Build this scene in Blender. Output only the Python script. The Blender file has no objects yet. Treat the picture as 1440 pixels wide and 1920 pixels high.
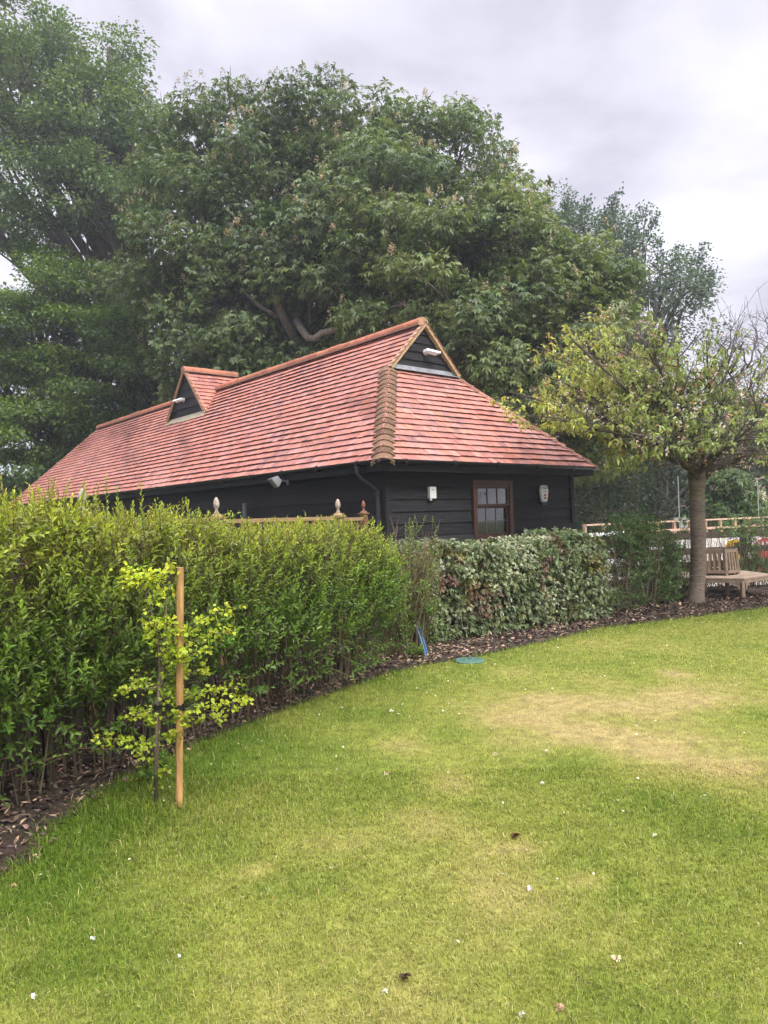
ZEN, SKYS, SUNE, EXPO, HAZE = 5.1, 0.0492, 1.5, 1.22, .0015
import bpy, math, random
import numpy as np
from math import sin, cos, atan, radians, pi, sqrt
from mathutils import Matrix, Vector

rng = np.random.default_rng(11)
random.seed(5)
scene = bpy.context.scene
COL = scene.collection

# ------------------------------------------------------------------ camera
F, CX, CY, H = 1370.0, 720.0, 960.0, 1.6
_p, _t = atan(10.8 / F), radians(1.75)
cf = np.array([0, cos(_p), sin(_p)])
_u0 = np.array([0, -sin(_p), cos(_p)]); _r0 = np.array([1.0, 0, 0])
cr = _r0 * cos(_t) - _u0 * sin(_t)
cu = _u0 * cos(_t) + _r0 * sin(_t)
CAM = np.array([0, 0, H])
def ray(px, py): return cf + cr * (px - CX) / F - cu * (py - CY) / F
def P(px, py, d):
    r = ray(px, py); return CAM + r * (d / r[1])
def G(px, py, z=0.0):
    r = ray(px, py); return CAM + r * ((z - H) / r[2])
def proj(p):
    d = np.asarray(p) - CAM; z = d @ cf
    return CX + F * (d @ cr) / z, CY - F * (d @ cu) / z

cam = bpy.data.cameras.new('camera'); camo = bpy.data.objects.new('camera', cam); COL.objects.link(camo)
cam.sensor_fit = 'VERTICAL'; cam.sensor_height = 36.0; cam.sensor_width = 27.0
cam.lens = 36.0 * F / 1920.0; cam.clip_start = 0.05; cam.clip_end = 3000
m = Matrix(((cr[0], cu[0], -cf[0], 0), (cr[1], cu[1], -cf[1], 0), (cr[2], cu[2], -cf[2], H), (0, 0, 0, 1)))
camo.matrix_world = m
scene.camera = camo

# ------------------------------------------------------------------ helpers
def unit(v):
    v = np.asarray(v, float); n = np.linalg.norm(v, axis=-1, keepdims=True)
    return v / np.maximum(n, 1e-9)
def lin(r, g, b):
    f = lambda c: (c / 255 / 12.92) if c / 255 <= .04045 else ((c / 255 + .055) / 1.055) ** 2.4
    return np.array([f(r), f(g), f(b)])
def jit(col, n, amt=.2, hue=.06):
    c = np.tile(np.asarray(col, float), (n, 1)) if np.ndim(col) == 1 else np.array(col, float)
    return np.clip(c * (1 + rng.normal(0, amt, (len(c), 1))) * (1 + rng.normal(0, hue, (len(c), 3))), .002, .95)

class MB:
    def __init__(s): s.v = []; s.f = {}; s.c = []; s.n = 0
    def add(s, verts, faces, col=(.5, .5, .5)):
        verts = np.asarray(verts, float).reshape(-1, 3); k = len(verts)
        col = np.asarray(col, float)
        s.c.append(np.tile(col, (k, 1)) if col.ndim == 1 else col)
        s.v.append(verts)
        if isinstance(faces, np.ndarray): groups = {faces.shape[1]: faces}
        else:
            groups = {}
            for f in faces: groups.setdefault(len(f), []).append(f)
        for kk, fs in groups.items(): s.f.setdefault(kk, []).append(np.asarray(fs, int) + s.n)
        s.n += k
        return s
    def box(s, lo, hi, col=(.5, .5, .5), M=None):
        (x0, y0, z0), (x1, y1, z1) = lo, hi
        v = np.array([[x0, y0, z0], [x1, y0, z0], [x1, y1, z0], [x0, y1, z0], [x0, y0, z1], [x1, y0, z1], [x1, y1, z1], [x0, y1, z1]], float)
        if M is not None: v = M(v)
        return s.add(v, [(0, 3, 2, 1), (4, 5, 6, 7), (0, 1, 5, 4), (1, 2, 6, 5), (2, 3, 7, 6), (3, 0, 4, 7)], col)
    def bar(s, a, b, w, h, col=(.5, .5, .5), up=(0, 0, 1), bev=0.0):
        a = np.asarray(a, float); b = np.asarray(b, float); d = unit(b - a)
        sd = unit(np.cross(d, up)); u = np.cross(sd, d)
        prof = []
        if bev > 0:
            x, y, c = w / 2, h / 2, bev
            prof = [(-x + c, -y), (x - c, -y), (x, -y + c), (x, y - c), (x - c, y), (-x + c, y), (-x, y - c), (-x, -y + c)]
        else: prof = [(-w / 2, -h / 2), (w / 2, -h / 2), (w / 2, h / 2), (-w / 2, h / 2)]
        k = len(prof)
        v = [a + sd * x + u * y for x, y in prof] + [b + sd * x + u * y for x, y in prof]
        f = [(i, (i + 1) % k, k + (i + 1) % k, k + i) for i in range(k)] + [tuple(range(k))[::-1], tuple(range(k, 2 * k))]
        return s.add(v, f, col)
    def tube(s, path, rad, nseg=8, col=(.5, .5, .5), cap=True):
        path = np.asarray(path, float); n = len(path)
        rad = np.full(n, rad) if np.isscalar(rad) else np.asarray(rad, float)
        tan = np.gradient(path, axis=0); tan = unit(tan)
        ref = np.array([0.31, 0.22, 0.92]) if abs(tan[0][2]) < .9 else np.array([1.0, .1, .1])
        a = unit(np.cross(tan, ref)); b = np.cross(tan, a)
        th = np.arange(nseg) * 2 * pi / nseg
        v = path[:, None] + rad[:, None, None] * (a[:, None] * np.cos(th)[None, :, None] + b[:, None] * np.sin(th)[None, :, None])
        v = v.reshape(-1, 3)
        i = np.arange(n - 1)[:, None] * nseg; j = np.arange(nseg)[None]; j2 = (j + 1) % nseg
        f = np.stack([i + j, i + j2, i + nseg + j2, i + nseg + j], -1).reshape(-1, 4)
        c = np.asarray(col, float)
        if c.ndim == 2: c = np.repeat(c, nseg, 0)
        s.add(v, f, c)
        if cap:
            o = s.n - len(v)
            s.f.setdefault(nseg, []).append(np.array([list(range(nseg))[::-1], list(range((n - 1) * nseg, n * nseg))]) + o)
        return s
    def lathe(s, prof, at, nseg=12, col=(.5, .5, .5)):
        prof = np.asarray(prof, float); n = len(prof); th = np.arange(nseg) * 2 * pi / nseg
        v = np.stack([prof[:, :1] * np.cos(th), prof[:, :1] * np.sin(th), np.repeat(prof[:, 1:], nseg, 1)], -1).reshape(-1, 3) + np.asarray(at)
        i = np.arange(n - 1)[:, None] * nseg; j = np.arange(nseg)[None]; j2 = (j + 1) % nseg
        return s.add(v, np.stack([i + j, i + j2, i + nseg + j2, i + nseg + j], -1).reshape(-1, 4), col)
    def build(s, name, mat, parent=None, smooth=False, base=None):
        me = bpy.data.meshes.new(name)
        v = np.concatenate(s.v); c = np.concatenate(s.c)
        if base is not None: v = v - np.asarray(base)
        me.vertices.add(len(v)); me.vertices.foreach_set('co', v.astype(np.float32).ravel())
        lp = []; tot = []
        for k, fl in s.f.items():
            a = np.concatenate(fl); lp.append(a.ravel()); tot.append(np.full(len(a), k))
        lp = np.concatenate(lp); tot = np.concatenate(tot)
        me.loops.add(len(lp)); me.loops.foreach_set('vertex_index', lp.astype(np.int32))
        me.polygons.add(len(tot)); st = np.concatenate([[0], np.cumsum(tot)[:-1]])
        me.polygons.foreach_set('loop_start', st.astype(np.int32))
        me.polygons.foreach_set('loop_total', tot.astype(np.int32))
        me.polygons.foreach_set('use_smooth', np.full(len(tot), bool(smooth)))
        at = me.color_attributes.new('Col', 'FLOAT_COLOR', 'POINT')
        at.data.foreach_set('color', np.concatenate([c, np.ones((len(c), 1))], 1).astype(np.float32).ravel())
        me.update(calc_edges=True); me.validate()
        me.materials.append(mat)
        o = bpy.data.objects.new(name, me); COL.objects.link(o)
        if parent is not None: o.parent = parent
        if base is not None and parent is None: o.location = base
        return o

def tag(o, label=None, cat=None, group=None, kind=None):
    if label: o['label'] = label
    if cat: o['category'] = cat
    if group: o['group'] = group
    if kind: o['kind'] = kind
    return o
def empty(name, label, cat, loc=(0, 0, 0), group=None):
    o = bpy.data.objects.new(name, None); COL.objects.link(o); o.location = loc
    return tag(o, label, cat, group)
# ------------------------------------------------------------------ materials
def newmat(name):
    m = bpy.data.materials.new(name); m.use_nodes = True
    nt = m.node_tree; b = nt.nodes['Principled BSDF']; return m, nt, b
def N(nt, t, **k):
    n = nt.nodes.new(t)
    for a, v in k.items():
        if a.startswith('i_'): n.inputs[int(a[2:])].default_value = v
        else: setattr(n, a, v)
    return n
def vmat(name, rough=.6, spec=.3, trans=0.0, nscale=0, namt=.3, bump=0, bscale=40, stretch=(1, 1, 1), metal=0, tcol=1.25, coat=0):
    """vertex colour x noise, optional leaf translucency and bump"""
    m, nt, b = newmat(name)
    at = N(nt, 'ShaderNodeVertexColor', layer_name='Col'); col = at.outputs[0]
    tc = N(nt, 'ShaderNodeTexCoord')
    mp = N(nt, 'ShaderNodeMapping'); mp.inputs['Scale'].default_value = stretch
    nt.links.new(tc.outputs['Object'], mp.inputs[0])
    if nscale:
        nz = N(nt, 'ShaderNodeTexNoise'); nz.inputs['Scale'].default_value = nscale; nz.inputs['Detail'].default_value = 6; nz.inputs['Roughness'].default_value = .65
        nt.links.new(mp.outputs[0], nz.inputs['Vector'])
        mr = N(nt, 'ShaderNodeMapRange'); mr.inputs[1].default_value = .3; mr.inputs[2].default_value = .7
        mr.inputs[3].default_value = 1 - namt; mr.inputs[4].default_value = 1 + namt
        nt.links.new(nz.outputs[0], mr.inputs[0])
        mx = N(nt, 'ShaderNodeVectorMath', operation='SCALE'); nt.links.new(col, mx.inputs[0]); nt.links.new(mr.outputs[0], mx.inputs['Scale']); col = mx.outputs[0]
    nt.links.new(col, b.inputs['Base Color'])
    b.inputs['Roughness'].default_value = rough; b.inputs['Specular IOR Level'].default_value = spec; b.inputs['Metallic'].default_value = metal
    if coat: b.inputs['Coat Weight'].default_value = coat; b.inputs['Coat Roughness'].default_value = .2
    if name == 'clay_tile':   # pale lichen flecks
        n3 = N(nt, 'ShaderNodeTexNoise'); n3.inputs['Scale'].default_value = 38; n3.inputs['Detail'].default_value = 3; nt.links.new(mp.outputs[0], n3.inputs['Vector'])
        n4 = N(nt, 'ShaderNodeTexNoise'); n4.inputs['Scale'].default_value = 1.3; nt.links.new(mp.outputs[0], n4.inputs['Vector'])
        ad = N(nt, 'ShaderNodeMath', operation='MULTIPLY_ADD'); nt.links.new(n4.outputs[0], ad.inputs[0]); ad.inputs[1].default_value = .5; nt.links.new(n3.outputs[0], ad.inputs[2])
        r3 = N(nt, 'ShaderNodeMapRange'); r3.inputs[1].default_value = .88; r3.inputs[2].default_value = 1.0; r3.inputs[4].default_value = .32; nt.links.new(ad.outputs[0], r3.inputs[0])
        m3 = N(nt, 'ShaderNodeMixRGB'); nt.links.new(r3.outputs[0], m3.inputs[0]); nt.links.new(col, m3.inputs[1]); m3.inputs[2].default_value = (.42, .38, .33, 1); nt.links.new(m3.outputs[0], b.inputs['Base Color'])
    if bump:
        n2 = N(nt, 'ShaderNodeTexNoise'); n2.inputs['Scale'].default_value = bscale; n2.inputs['Detail'].default_value = 5
        nt.links.new(mp.outputs[0], n2.inputs['Vector'])
        bp = N(nt, 'ShaderNodeBump'); bp.inputs['Strength'].default_value = bump; bp.inputs['Distance'].default_value = .02
        nt.links.new(n2.outputs[0], bp.inputs['Height']); nt.links.new(bp.outputs[0], b.inputs['Normal'])
    if trans:
        tr = N(nt, 'ShaderNodeBsdfTranslucent')
        sc = N(nt, 'ShaderNodeVectorMath', operation='MULTIPLY'); sc.inputs[1].default_value = (tcol * 1.05, tcol, tcol * .5)
        nt.links.new(col, sc.inputs[0]); nt.links.new(sc.outputs[0], tr.inputs[0])
        mi = N(nt, 'ShaderNodeMixShader'); mi.inputs[0].default_value = trans
        out = nt.nodes['Material Output']
        nt.links.new(b.outputs[0], mi.inputs[1]); nt.links.new(tr.outputs[0], mi.inputs[2]); nt.links.new(mi.outputs[0], out.inputs[0])
    return m

M_leaf = vmat('leaf', .4, .42, .35)
M_leafm = vmat('leaf_matt', .42, .5, .34)
M_leafg = vmat('leaf_glossy', .33, .5, .22)
M_bark = vmat('bark', .9, .15, 0, 14, .4, .9, 30, (1, 1, .35))
M_cbark = vmat('cherry_bark', .8, .2, 0, 9, .45, .9, 22, (1, 1, 4.5))
M_twig = vmat('twig', .85, .15)
M_flower = vmat('flower', .7, .2)
M_grass = vmat('grass', .6, .15, .3)
M_tile = vmat('clay_tile', .8, .2, 0, 9, .22, .35, 60)
M_clay = vmat('ridge_clay', .8, .25, 0, 7, .3, .3, 50)
M_moss = vmat('weathered_clay', .9, .15, 0, 30, .5, .6, 60)
M_mortar = vmat('mortar', .95, .1, 0, 22, .35, .6, 60)
M_black = vmat('black_stained_board', .62, .3, 0, 4, .6, .6, 16, (1, 1, 14))
M_blackp = vmat('black_plastic', .42, .4, 0, 6, .15)
M_lead = vmat('lead', .5, .5, 0, 6, .3, .3, 30, metal=.25)
M_wood = vmat('sawn_timber', .75, .25, 0, 9, .4, .5, 40, (7, 7, .5))
M_gwood = vmat('weathered_timber', .85, .2, 0, 8, .3, .5, 40, (1, 1, 1))
M_brownp = vmat('brown_paint', .45, .4, 0, 12, .2, .2, 60)
M_white = vmat('white_plastic', .4, .45, 0, 5, .05)
M_metal = vmat('grey_metal', .35, .5, 0, 8, .1, metal=.6)
M_paint = vmat('paint', .5, .4, 0, 6, .1)
M_soil = vmat('soil', .95, .1, 0, 10, .4, .8, 30)
M_chip = vmat('bark_chip', .9, .15)
M_stone = vmat('limestone', .9, .2, 0, 25, .35, .5, 60)
M_rubber = vmat('rubber', .6, .3)

def brick_mat():
    m, nt, b = newmat('brick'); tc = N(nt, 'ShaderNodeTexCoord')
    # wall planes: run of the wall from x/y, height from z
    sp = N(nt, 'ShaderNodeSeparateXYZ'); nt.links.new(tc.outputs['Object'], sp.inputs[0])
    ad = N(nt, 'ShaderNodeMath', operation='ADD'); nt.links.new(sp.outputs[0], ad.inputs[0]); nt.links.new(sp.outputs[1], ad.inputs[1])
    cb = N(nt, 'ShaderNodeCombineXYZ'); nt.links.new(ad.outputs[0], cb.inputs[0]); nt.links.new(sp.outputs[2], cb.inputs[1])
    br = N(nt, 'ShaderNodeTexBrick'); br.inputs['Scale'].default_value = 1; br.inputs['Brick Width'].default_value = .3; br.inputs['Row Height'].default_value = .085; br.inputs['Mortar Size'].default_value = .008
    br.inputs['Color1'].default_value = (.16, .075, .05, 1); br.inputs['Color2'].default_value = (.22, .11, .07, 1); br.inputs['Mortar'].default_value = (.25, .22, .19, 1)
    nt.links.new(cb.outputs[0], br.inputs['Vector']); nt.links.new(br.outputs[0], b.inputs['Base Color']); b.inputs['Roughness'].default_value = .9
    return m
M_brick = brick_mat()
def glass_mat():
    m, nt, b = newmat('window_glass')
    tr = N(nt, 'ShaderNodeBsdfTransparent'); gl = N(nt, 'ShaderNodeBsdfGlossy'); gl.inputs['Roughness'].default_value = .03
    fr = N(nt, 'ShaderNodeFresnel'); fr.inputs[0].default_value = 2.5
    mi = N(nt, 'ShaderNodeMixShader'); nt.links.new(fr.outputs[0], mi.inputs[0]); nt.links.new(tr.outputs[0], mi.inputs[1]); nt.links.new(gl.outputs[0], mi.inputs[2])
    nt.links.new(mi.outputs[0], nt.nodes['Material Output'].inputs[0]); return m
M_glass = glass_mat()

# ------------------------------------------------------------------ leaves
def leaf_arrays(pos, d, up, L, W, fold=.15, droop=.1, lance=False):
    n = len(pos); d = unit(d); s = unit(np.cross(d, up)); nn = np.cross(s, d)
    L = np.broadcast_to(L, (n,))[:, None]; W = np.broadcast_to(W, (n,))[:, None]
    if lance:
        a = pos + d * L * .3 + nn * W * fold; b = pos + d * L * .68 + nn * W * fold - np.array([0, 0, 1]) * L * droop * .4
        v = np.stack([pos, a + s * W * .46, b + s * W * .42, pos + d * L - np.array([0, 0, 1]) * L * droop, b - s * W * .42, a - s * W * .46], 1)
        f = np.array([[0, 1, 2, 3], [0, 3, 4, 5]])
        k = 6
    else:
        a = pos + d * L * .5 + nn * W * fold
        v = np.stack([pos, a + s * W * .5, pos + d * L - np.array([0, 0, 1]) * L * droop, a - s * W * .5], 1)
        f = np.array([[0, 1, 2], [0, 2, 3]]); k = 4
    fi = (np.arange(n)[:, None, None] * k + f[None]).reshape(-1, f.shape[1])
    return v.reshape(-1, 3), fi, k
def add_leaves(mb, pos, d, up, L, W, col, **kw):
    v, f, k = leaf_arrays(pos, d, up, L, W, **kw)
    col = np.asarray(col); col = np.tile(col, (len(pos), 1)) if col.ndim == 1 else col
    mb.add(v, f, np.repeat(col, k, 0))
def add_palmate(mb, pos, d, up, L, W, col, nl=5, spread=1.9, droop=.35, lance=False, fold=.12):
    n = len(pos); d = unit(d); s = unit(np.cross(d, up)); L = np.broadcast_to(L, (n,)); W = np.broadcast_to(W, (n,))
    for k in range(nl):
        a = (k / (nl - 1) - .5) * 2 * spread if nl > 1 else 0
        a = a + rng.normal(0, .08, (n, 1))
        dd = d * np.cos(a) + s * np.sin(a) + np.array([0, 0, -1]) * droop * rng.uniform(.6, 1.4, (n, 1))
        sz = 1 - .28 * abs(k / (max(nl - 1, 1)) - .5) * 2
        add_leaves(mb, pos, dd, up, L * sz, W * sz, col, droop=.15, lance=lance, fold=fold)
def rdir(n):
    v = rng.normal(0, 1, (n, 3)); return unit(v)
def shoots(mb, tw, base, d, ln, m, L, W, c0, c1, tcol=(.12, .09, .05), spread=.9, tip_close=True, tr=.0025, droop=.1):
    """leafy shoots: m leaves spiralling up each stem; colour runs from c0 (old) to c1 (young tip)"""
    n = len(base); d = unit(d)
    ref = np.where(np.abs(d[:, 2:3]) < .9, np.array([[0, 0, 1.0]]), np.array([[1.0, 0, 0]]))
    a = unit(np.cross(d, ref)); b = np.cross(d, a); ph = rng.uniform(0, 6.28, n)
    for k in range(m):
        t = (k + .6) / m
        th = ph + k * 2.4; rad = a * np.cos(th)[:, None] + b * np.sin(th)[:, None]
        sp = spread * (1 - .55 * t if tip_close else 1)
        ld = d * (1 - sp * .6) + rad * sp + rng.normal(0, .15, (n, 3))
        p = base + d * (ln * t)[:, None]
        sz = (1.05 - .5 * t ** 3) * rng.uniform(.75, 1.15, n)
        tt = np.clip(t + rng.normal(0, .12, (n, 1)), 0, 1)
        c = c0 * (1 - tt) + c1 * tt
        add_leaves(mb, p, ld, d + rad * -.2 + np.array([0, 0, .4]), L * sz, W * sz, np.clip(c * rng.uniform(.8, 1.2, (n, 1)), 0, .9), lance=True, droop=droop)
    if tw is not None: thin_sticks(tw, base - d * .05, base + d * ln[:, None], tr, tcol)
def thin_sticks(mb, a, b, r, col, taper=.5):
    n = len(a); d = unit(b - a); ref = np.where(np.abs(d[:, 2:3]) < .9, np.array([[0, 0, 1.0]]), np.array([[1.0, 0, 0]]))
    s = unit(np.cross(d, ref)); u = np.cross(d, s); r = np.broadcast_to(r, (n,))[:, None]
    ring = []
    for q, rr in ((a, r), (b, r * taper)):
        for th in (0, 2.094, 4.189): ring.append(q + (s * cos(th) + u * sin(th)) * rr)
    v = np.stack(ring, 1).reshape(-1, 3)
    f = np.array([[0, 1, 4, 3], [1, 2, 5, 4], [2, 0, 3, 5]])
    col = np.asarray(col, float)
    if col.ndim == 1: col = jit(col, n, .25)
    mb.add(v, (np.arange(n)[:, None, None] * 6 + f[None]).reshape(-1, 4), np.repeat(col, 6, 0))

def bez(a, b, c, d, n=10):
    t = np.linspace(0, 1, n)[:, None]
    return (1 - t) ** 3 * a + 3 * (1 - t) ** 2 * t * b + 3 * (1 - t) * t * t * c + t ** 3 * d
def wob(path, amt):
    q = np.array(path, float); q[1:-1] += rng.normal(0, amt, (len(q) - 2, 3)); return q

# value noise (numpy) for real colour patches in the turf
def vnoise(x, y, s, seed=0):
    x = np.asarray(x) / s; y = np.asarray(y) / s; xi = np.floor(x).astype(int); yi = np.floor(y).astype(int); fx = x - xi; fy = y - yi
    def h(a, b):
        k = (a * 374761393 + b * 668265263 + seed * 974711) & 0x7fffffff
        k = ((k ^ (k >> 13)) * 1274126177) & 0x7fffffff
        return ((k ^ (k >> 16)) & 0xffff) / 65535.0
    fx = fx * fx * (3 - 2 * fx); fy = fy * fy * (3 - 2 * fy)
    return (h(xi, yi) * (1 - fx) + h(xi + 1, yi) * fx) * (1 - fy) + (h(xi, yi + 1) * (1 - fx) + h(xi + 1, yi + 1) * fx) * fy
def fbm(x, y, s, seed=0, o=4):
    r = 0; a = .5
    for k in range(o): r = r + a * vnoise(x, y, s / 2 ** k, seed + k); a *= .5
    return r / (1 - .5 ** o)
# ------------------------------------------------------------------ world and sun
w = bpy.data.worlds.new('World'); scene.world = w; w.use_nodes = True
nt = w.node_tree; bg = nt.nodes['Background']
SUN = unit([.55, -.62, .95]); EL = math.asin(SUN[2]); AZ = math.atan2(SUN[0], SUN[1])
sky = N(nt, 'ShaderNodeTexSky', sky_type='NISHITA', sun_disc=False); sky.sun_elevation = EL; sky.sun_rotation = AZ; sky.air_density = 1; sky.dust_density = 4
tc = N(nt, 'ShaderNodeTexCoord'); sp = N(nt, 'ShaderNodeSeparateXYZ'); nt.links.new(tc.outputs['Generated'], sp.inputs[0])
# cloud deck: project the direction onto a flat layer
zz = N(nt, 'ShaderNodeMath', operation='MAXIMUM'); nt.links.new(sp.outputs[2], zz.inputs[0]); zz.inputs[1].default_value = 0
za = N(nt, 'ShaderNodeMath', operation='ADD'); nt.links.new(zz.outputs[0], za.inputs[0]); za.inputs[1].default_value = .22
dx = N(nt, 'ShaderNodeMath', operation='DIVIDE'); nt.links.new(sp.outputs[0], dx.inputs[0]); nt.links.new(za.outputs[0], dx.inputs[1])
dy = N(nt, 'ShaderNodeMath', operation='DIVIDE'); nt.links.new(sp.outputs[1], dy.inputs[0]); nt.links.new(za.outputs[0], dy.inputs[1])
cv = N(nt, 'ShaderNodeCombineXYZ'); nt.links.new(dx.outputs[0], cv.inputs[0]); nt.links.new(dy.outputs[0], cv.inputs[1])
nz = N(nt, 'ShaderNodeTexNoise'); nz.inputs['Scale'].default_value = 2.0; nz.inputs['Detail'].default_value = 5; nz.inputs['Roughness'].default_value = .5; nz.inputs['Distortion'].default_value = .3
nt.links.new(cv.outputs[0], nz.inputs['Vector'])
rp = N(nt, 'ShaderNodeValToRGB'); rp.color_ramp.elements[0].position = .36; rp.color_ramp.elements[1].position = .64
rp.color_ramp.elements[0].color = (5.9, 5.75, 6.9, 1); rp.color_ramp.elements[1].color = (10.0, 9.85, 10.9, 1)
nt.links.new(nz.outputs[0], rp.inputs[0])
# overcast sky: zenith boost beyond CIE overcast, added to brighten the ground
mr = N(nt, 'ShaderNodeMapRange', interpolation_type='SMOOTHSTEP'); mr.inputs[1].default_value = .57; mr.inputs[2].default_value = .95; mr.inputs[3].default_value = 1.0; mr.inputs[4].default_value = ZEN
nt.links.new(sp.outputs[2], mr.inputs[0])
vs = N(nt, 'ShaderNodeVectorMath', operation='SCALE'); nt.links.new(rp.outputs[0], vs.inputs[0]); nt.links.new(mr.outputs[0], vs.inputs['Scale'])
mx = N(nt, 'ShaderNodeMixRGB'); mx.inputs[0].default_value = .93; nt.links.new(sky.outputs[0], mx.inputs[1]); nt.links.new(vs.outputs[0], mx.inputs[2])
nt.links.new(mx.outputs[0], bg.inputs[0]); bg.inputs[1].default_value = SKYS
ld = bpy.data.lights.new('sun', 'SUN'); ld.energy = SUNE; ld.angle = radians(22); ld.color = (1, .95, .86)
lo = bpy.data.objects.new('sun', ld); COL.objects.link(lo); lo.rotation_euler = Vector(SUN).to_track_quat('Z', 'Y').to_euler(); lo.location = (8, -9, 25)
scene.view_settings.view_transform = 'Standard'; scene.view_settings.look = 'None'; scene.view_settings.gamma = 1
scene.view_settings.exposure = EXPO
scene.cycles.max_bounces = 6; scene.cycles.diffuse_bounces = 3; scene.cycles.glossy_bounces = 3; scene.cycles.transmission_bounces = 3; scene.cycles.transparent_max_bounces = 6
scene.render.filter_size = 1.1; scene.cycles.denoising_prefilter = 'NONE'
scene.cycles.caustics_reflective = False; scene.cycles.caustics_refractive = False

# ------------------------------------------------------------------ ground, lawn, bed, arena
edge_px = [(0, 1632), (62, 1604), (66, 1563), (115, 1542), (153, 1507), (194, 1480), (243, 1448), (278, 1434), (358, 1393), (444, 1362), (500, 1340), (560, 1318), (640, 1291), (720, 1262), (795, 1246), (860, 1236), (970, 1213), (1060, 1193), (1110, 1178), (1200, 1168), (1290, 1157), (1440, 1138)]
edge = [G(*q)[:2] for q in edge_px]
edge = [np.array([-2.15, 1.8]), np.array([-1.98, 2.8])] + edge + [np.array([8.2, 11.9]), np.array([11.0, 12.3]), np.array([16.0, 13.0])]
edge = np.array(edge)
# fine, slightly ragged edge
def densify(p, st=.12):
    out = []
    for a, b in zip(p[:-1], p[1:]):
        k = max(1, int(np.linalg.norm(b - a) / st))
        for i in range(k): out.append(a + (b - a) * i / k)
    out.append(p[-1]); return np.array(out)
edge_d = densify(edge); edge_d[1:-1] += rng.normal(0, .018, (len(edge_d) - 2, 2))
def bed_dist(x, y):
    """signed distance to the bed edge: > 0 on the bed side"""
    x = np.asarray(x, float); y = np.asarray(y, float); best = np.full(x.shape, 1e9); sg = np.zeros(x.shape)
    for a, b in zip(edge[:-1], edge[1:]):
        d = b - a; L2 = d @ d; t = np.clip(((x - a[0]) * d[0] + (y - a[1]) * d[1]) / L2, 0, 1)
        qx = x - a[0] - d[0] * t; qy = y - a[1] - d[1] * t; dd = np.hypot(qx, qy)
        s = np.sign(d[0] * qy - d[1] * qx); u = dd < best
        best = np.where(u, dd, best); sg = np.where(u, s, sg)
    return best * sg
g = MB(); g.add([(-150, -60, -.03), (150, -60, -.03), (150, 190, -.03), (-150, 190, -.03)], [(0, 1, 2, 3)], (.07, .085, .03))
tag(g.build('ground', M_soil), 'rough green ground running out under the trees to the horizon', 'ground', kind='structure')

DRY = [(1100, 1350, .5, .9, .45), (1250, 1400, .4, .45, .8), (1390, 1440, .28, .35, 1.1), (1160, 1385, .5, .2, .6), (980, 1350, .35, .6, .7), (1060, 1330, .3, .5, .6), (480, 1634, .07, .06, 1.1), (845, 1478, .14, .2, .8), (800, 1530, .2, .15, .7), (860, 1570, .22, .16, .7), (965, 1590, .14, .1, 1.0), (770, 1390, .2, .4, .5),
       (1265, 1262, .18, .25, 1.0), (1330, 1300, .3, .5, .6), (1420, 1310, .3, .4, .7), (1000, 1265, .3, .5, .5), (1110, 1655, .09, .08, .8), (930, 1800, .12, .15, .5), (1100, 1210, .5, .5, .35), (1250, 1215, .6, .5, .4), (880, 1660, .3, .3, .4), (720, 1560, .25, .35, .4), (1180, 1320, .8, 1.0, .35)]
LUSH = [(1145, 1660, .1, .13, 1.0), (1420, 1335, .2, .3, .9), (330, 1460, .5, .5, .9), (180, 1580, .45, .45, .9), (90, 1700, .35, .4, .7), (500, 1400, .4, .45, .6), (1330, 1560, .5, .5, .45), (760, 1290, .4, .4, .5), (1050, 1440, .25, .2, .6), (220, 1800, .3, .3, .5)]
DRYP = [(G(a, b), sx, sy, k) for a, b, sx, sy, k in DRY]; LUSHP = [(G(a, b), sx, sy, k) for a, b, sx, sy, k in LUSH]
def dryness(x, y):
    d = .42 + .5 * (fbm(x, y, 1.5, 3) - .5) + .5 * (fbm(x, y, .4, 9) - .5)
    nzz = (.1 + 1.8 * fbm(x, y, .3, 17)) * (.3 + 1.4 * fbm(x, y, .8, 19))
    for (p, sx, sy, k) in DRYP: d = d + .5 * k * nzz * np.exp(-((x - p[0]) / sx) ** 2 - ((y - p[1]) / sy) ** 2)
    for (p, sx, sy, k) in LUSHP: d = d - .38 * k * np.exp(-((x - p[0]) / sx) ** 2 - ((y - p[1]) / sy) ** 2)
    e = -bed_dist(x, y); d = d - .3 * np.exp(-np.maximum(e, 0) / .35)
    return np.clip(d, 0, 1)
C_LUSH = np.array([.118, .198, .022]); C_MID = np.array([.285, .315, .060]); C_DRY = np.array([.46, .37, .15])
def turf_col(d):
    d = np.asarray(d)[:, None]; t1 = np.clip(d / .5, 0, 1); t2 = np.clip((d - .5) / .5, 0, 1)
    return (C_LUSH * (1 - t1) + C_MID * t1) * (1 - t2) + C_DRY * t2
# lawn: one sheet with the real turf colours
xs = np.arange(-8, 17.01, .1); ys = np.arange(-3, 14.6, .1); X, Y = np.meshgrid(xs, ys)
nx, ny = len(xs), len(ys); x, y = X.ravel(), Y.ravel()
i = np.arange(ny - 1)[:, None] * nx; j = np.arange(nx - 1)[None]
fq = np.stack([i + j, i + j + 1, i + nx + j + 1, i + nx + j], -1).reshape(-1, 4)
bd = bed_dist(x, y)
keep = (bd[fq].min(1) < .2)
lawn = MB(); cl = turf_col(dryness(x, y)) * .62
lawn.add(np.stack([x, y, np.zeros_like(x)], 1), fq[keep], cl)
lawn_o = tag(lawn.build('lawn', M_soil), 'mown garden lawn, green with yellowed dry patches', 'lawn', kind='structure')
bed = MB(); z = .012 + .03 * np.clip(bd, 0, .5) + .025 * fbm(x, y, .3, 5) * np.clip(bd / .15, 0, 1) + np.minimum(bd, 0) * .25
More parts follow.
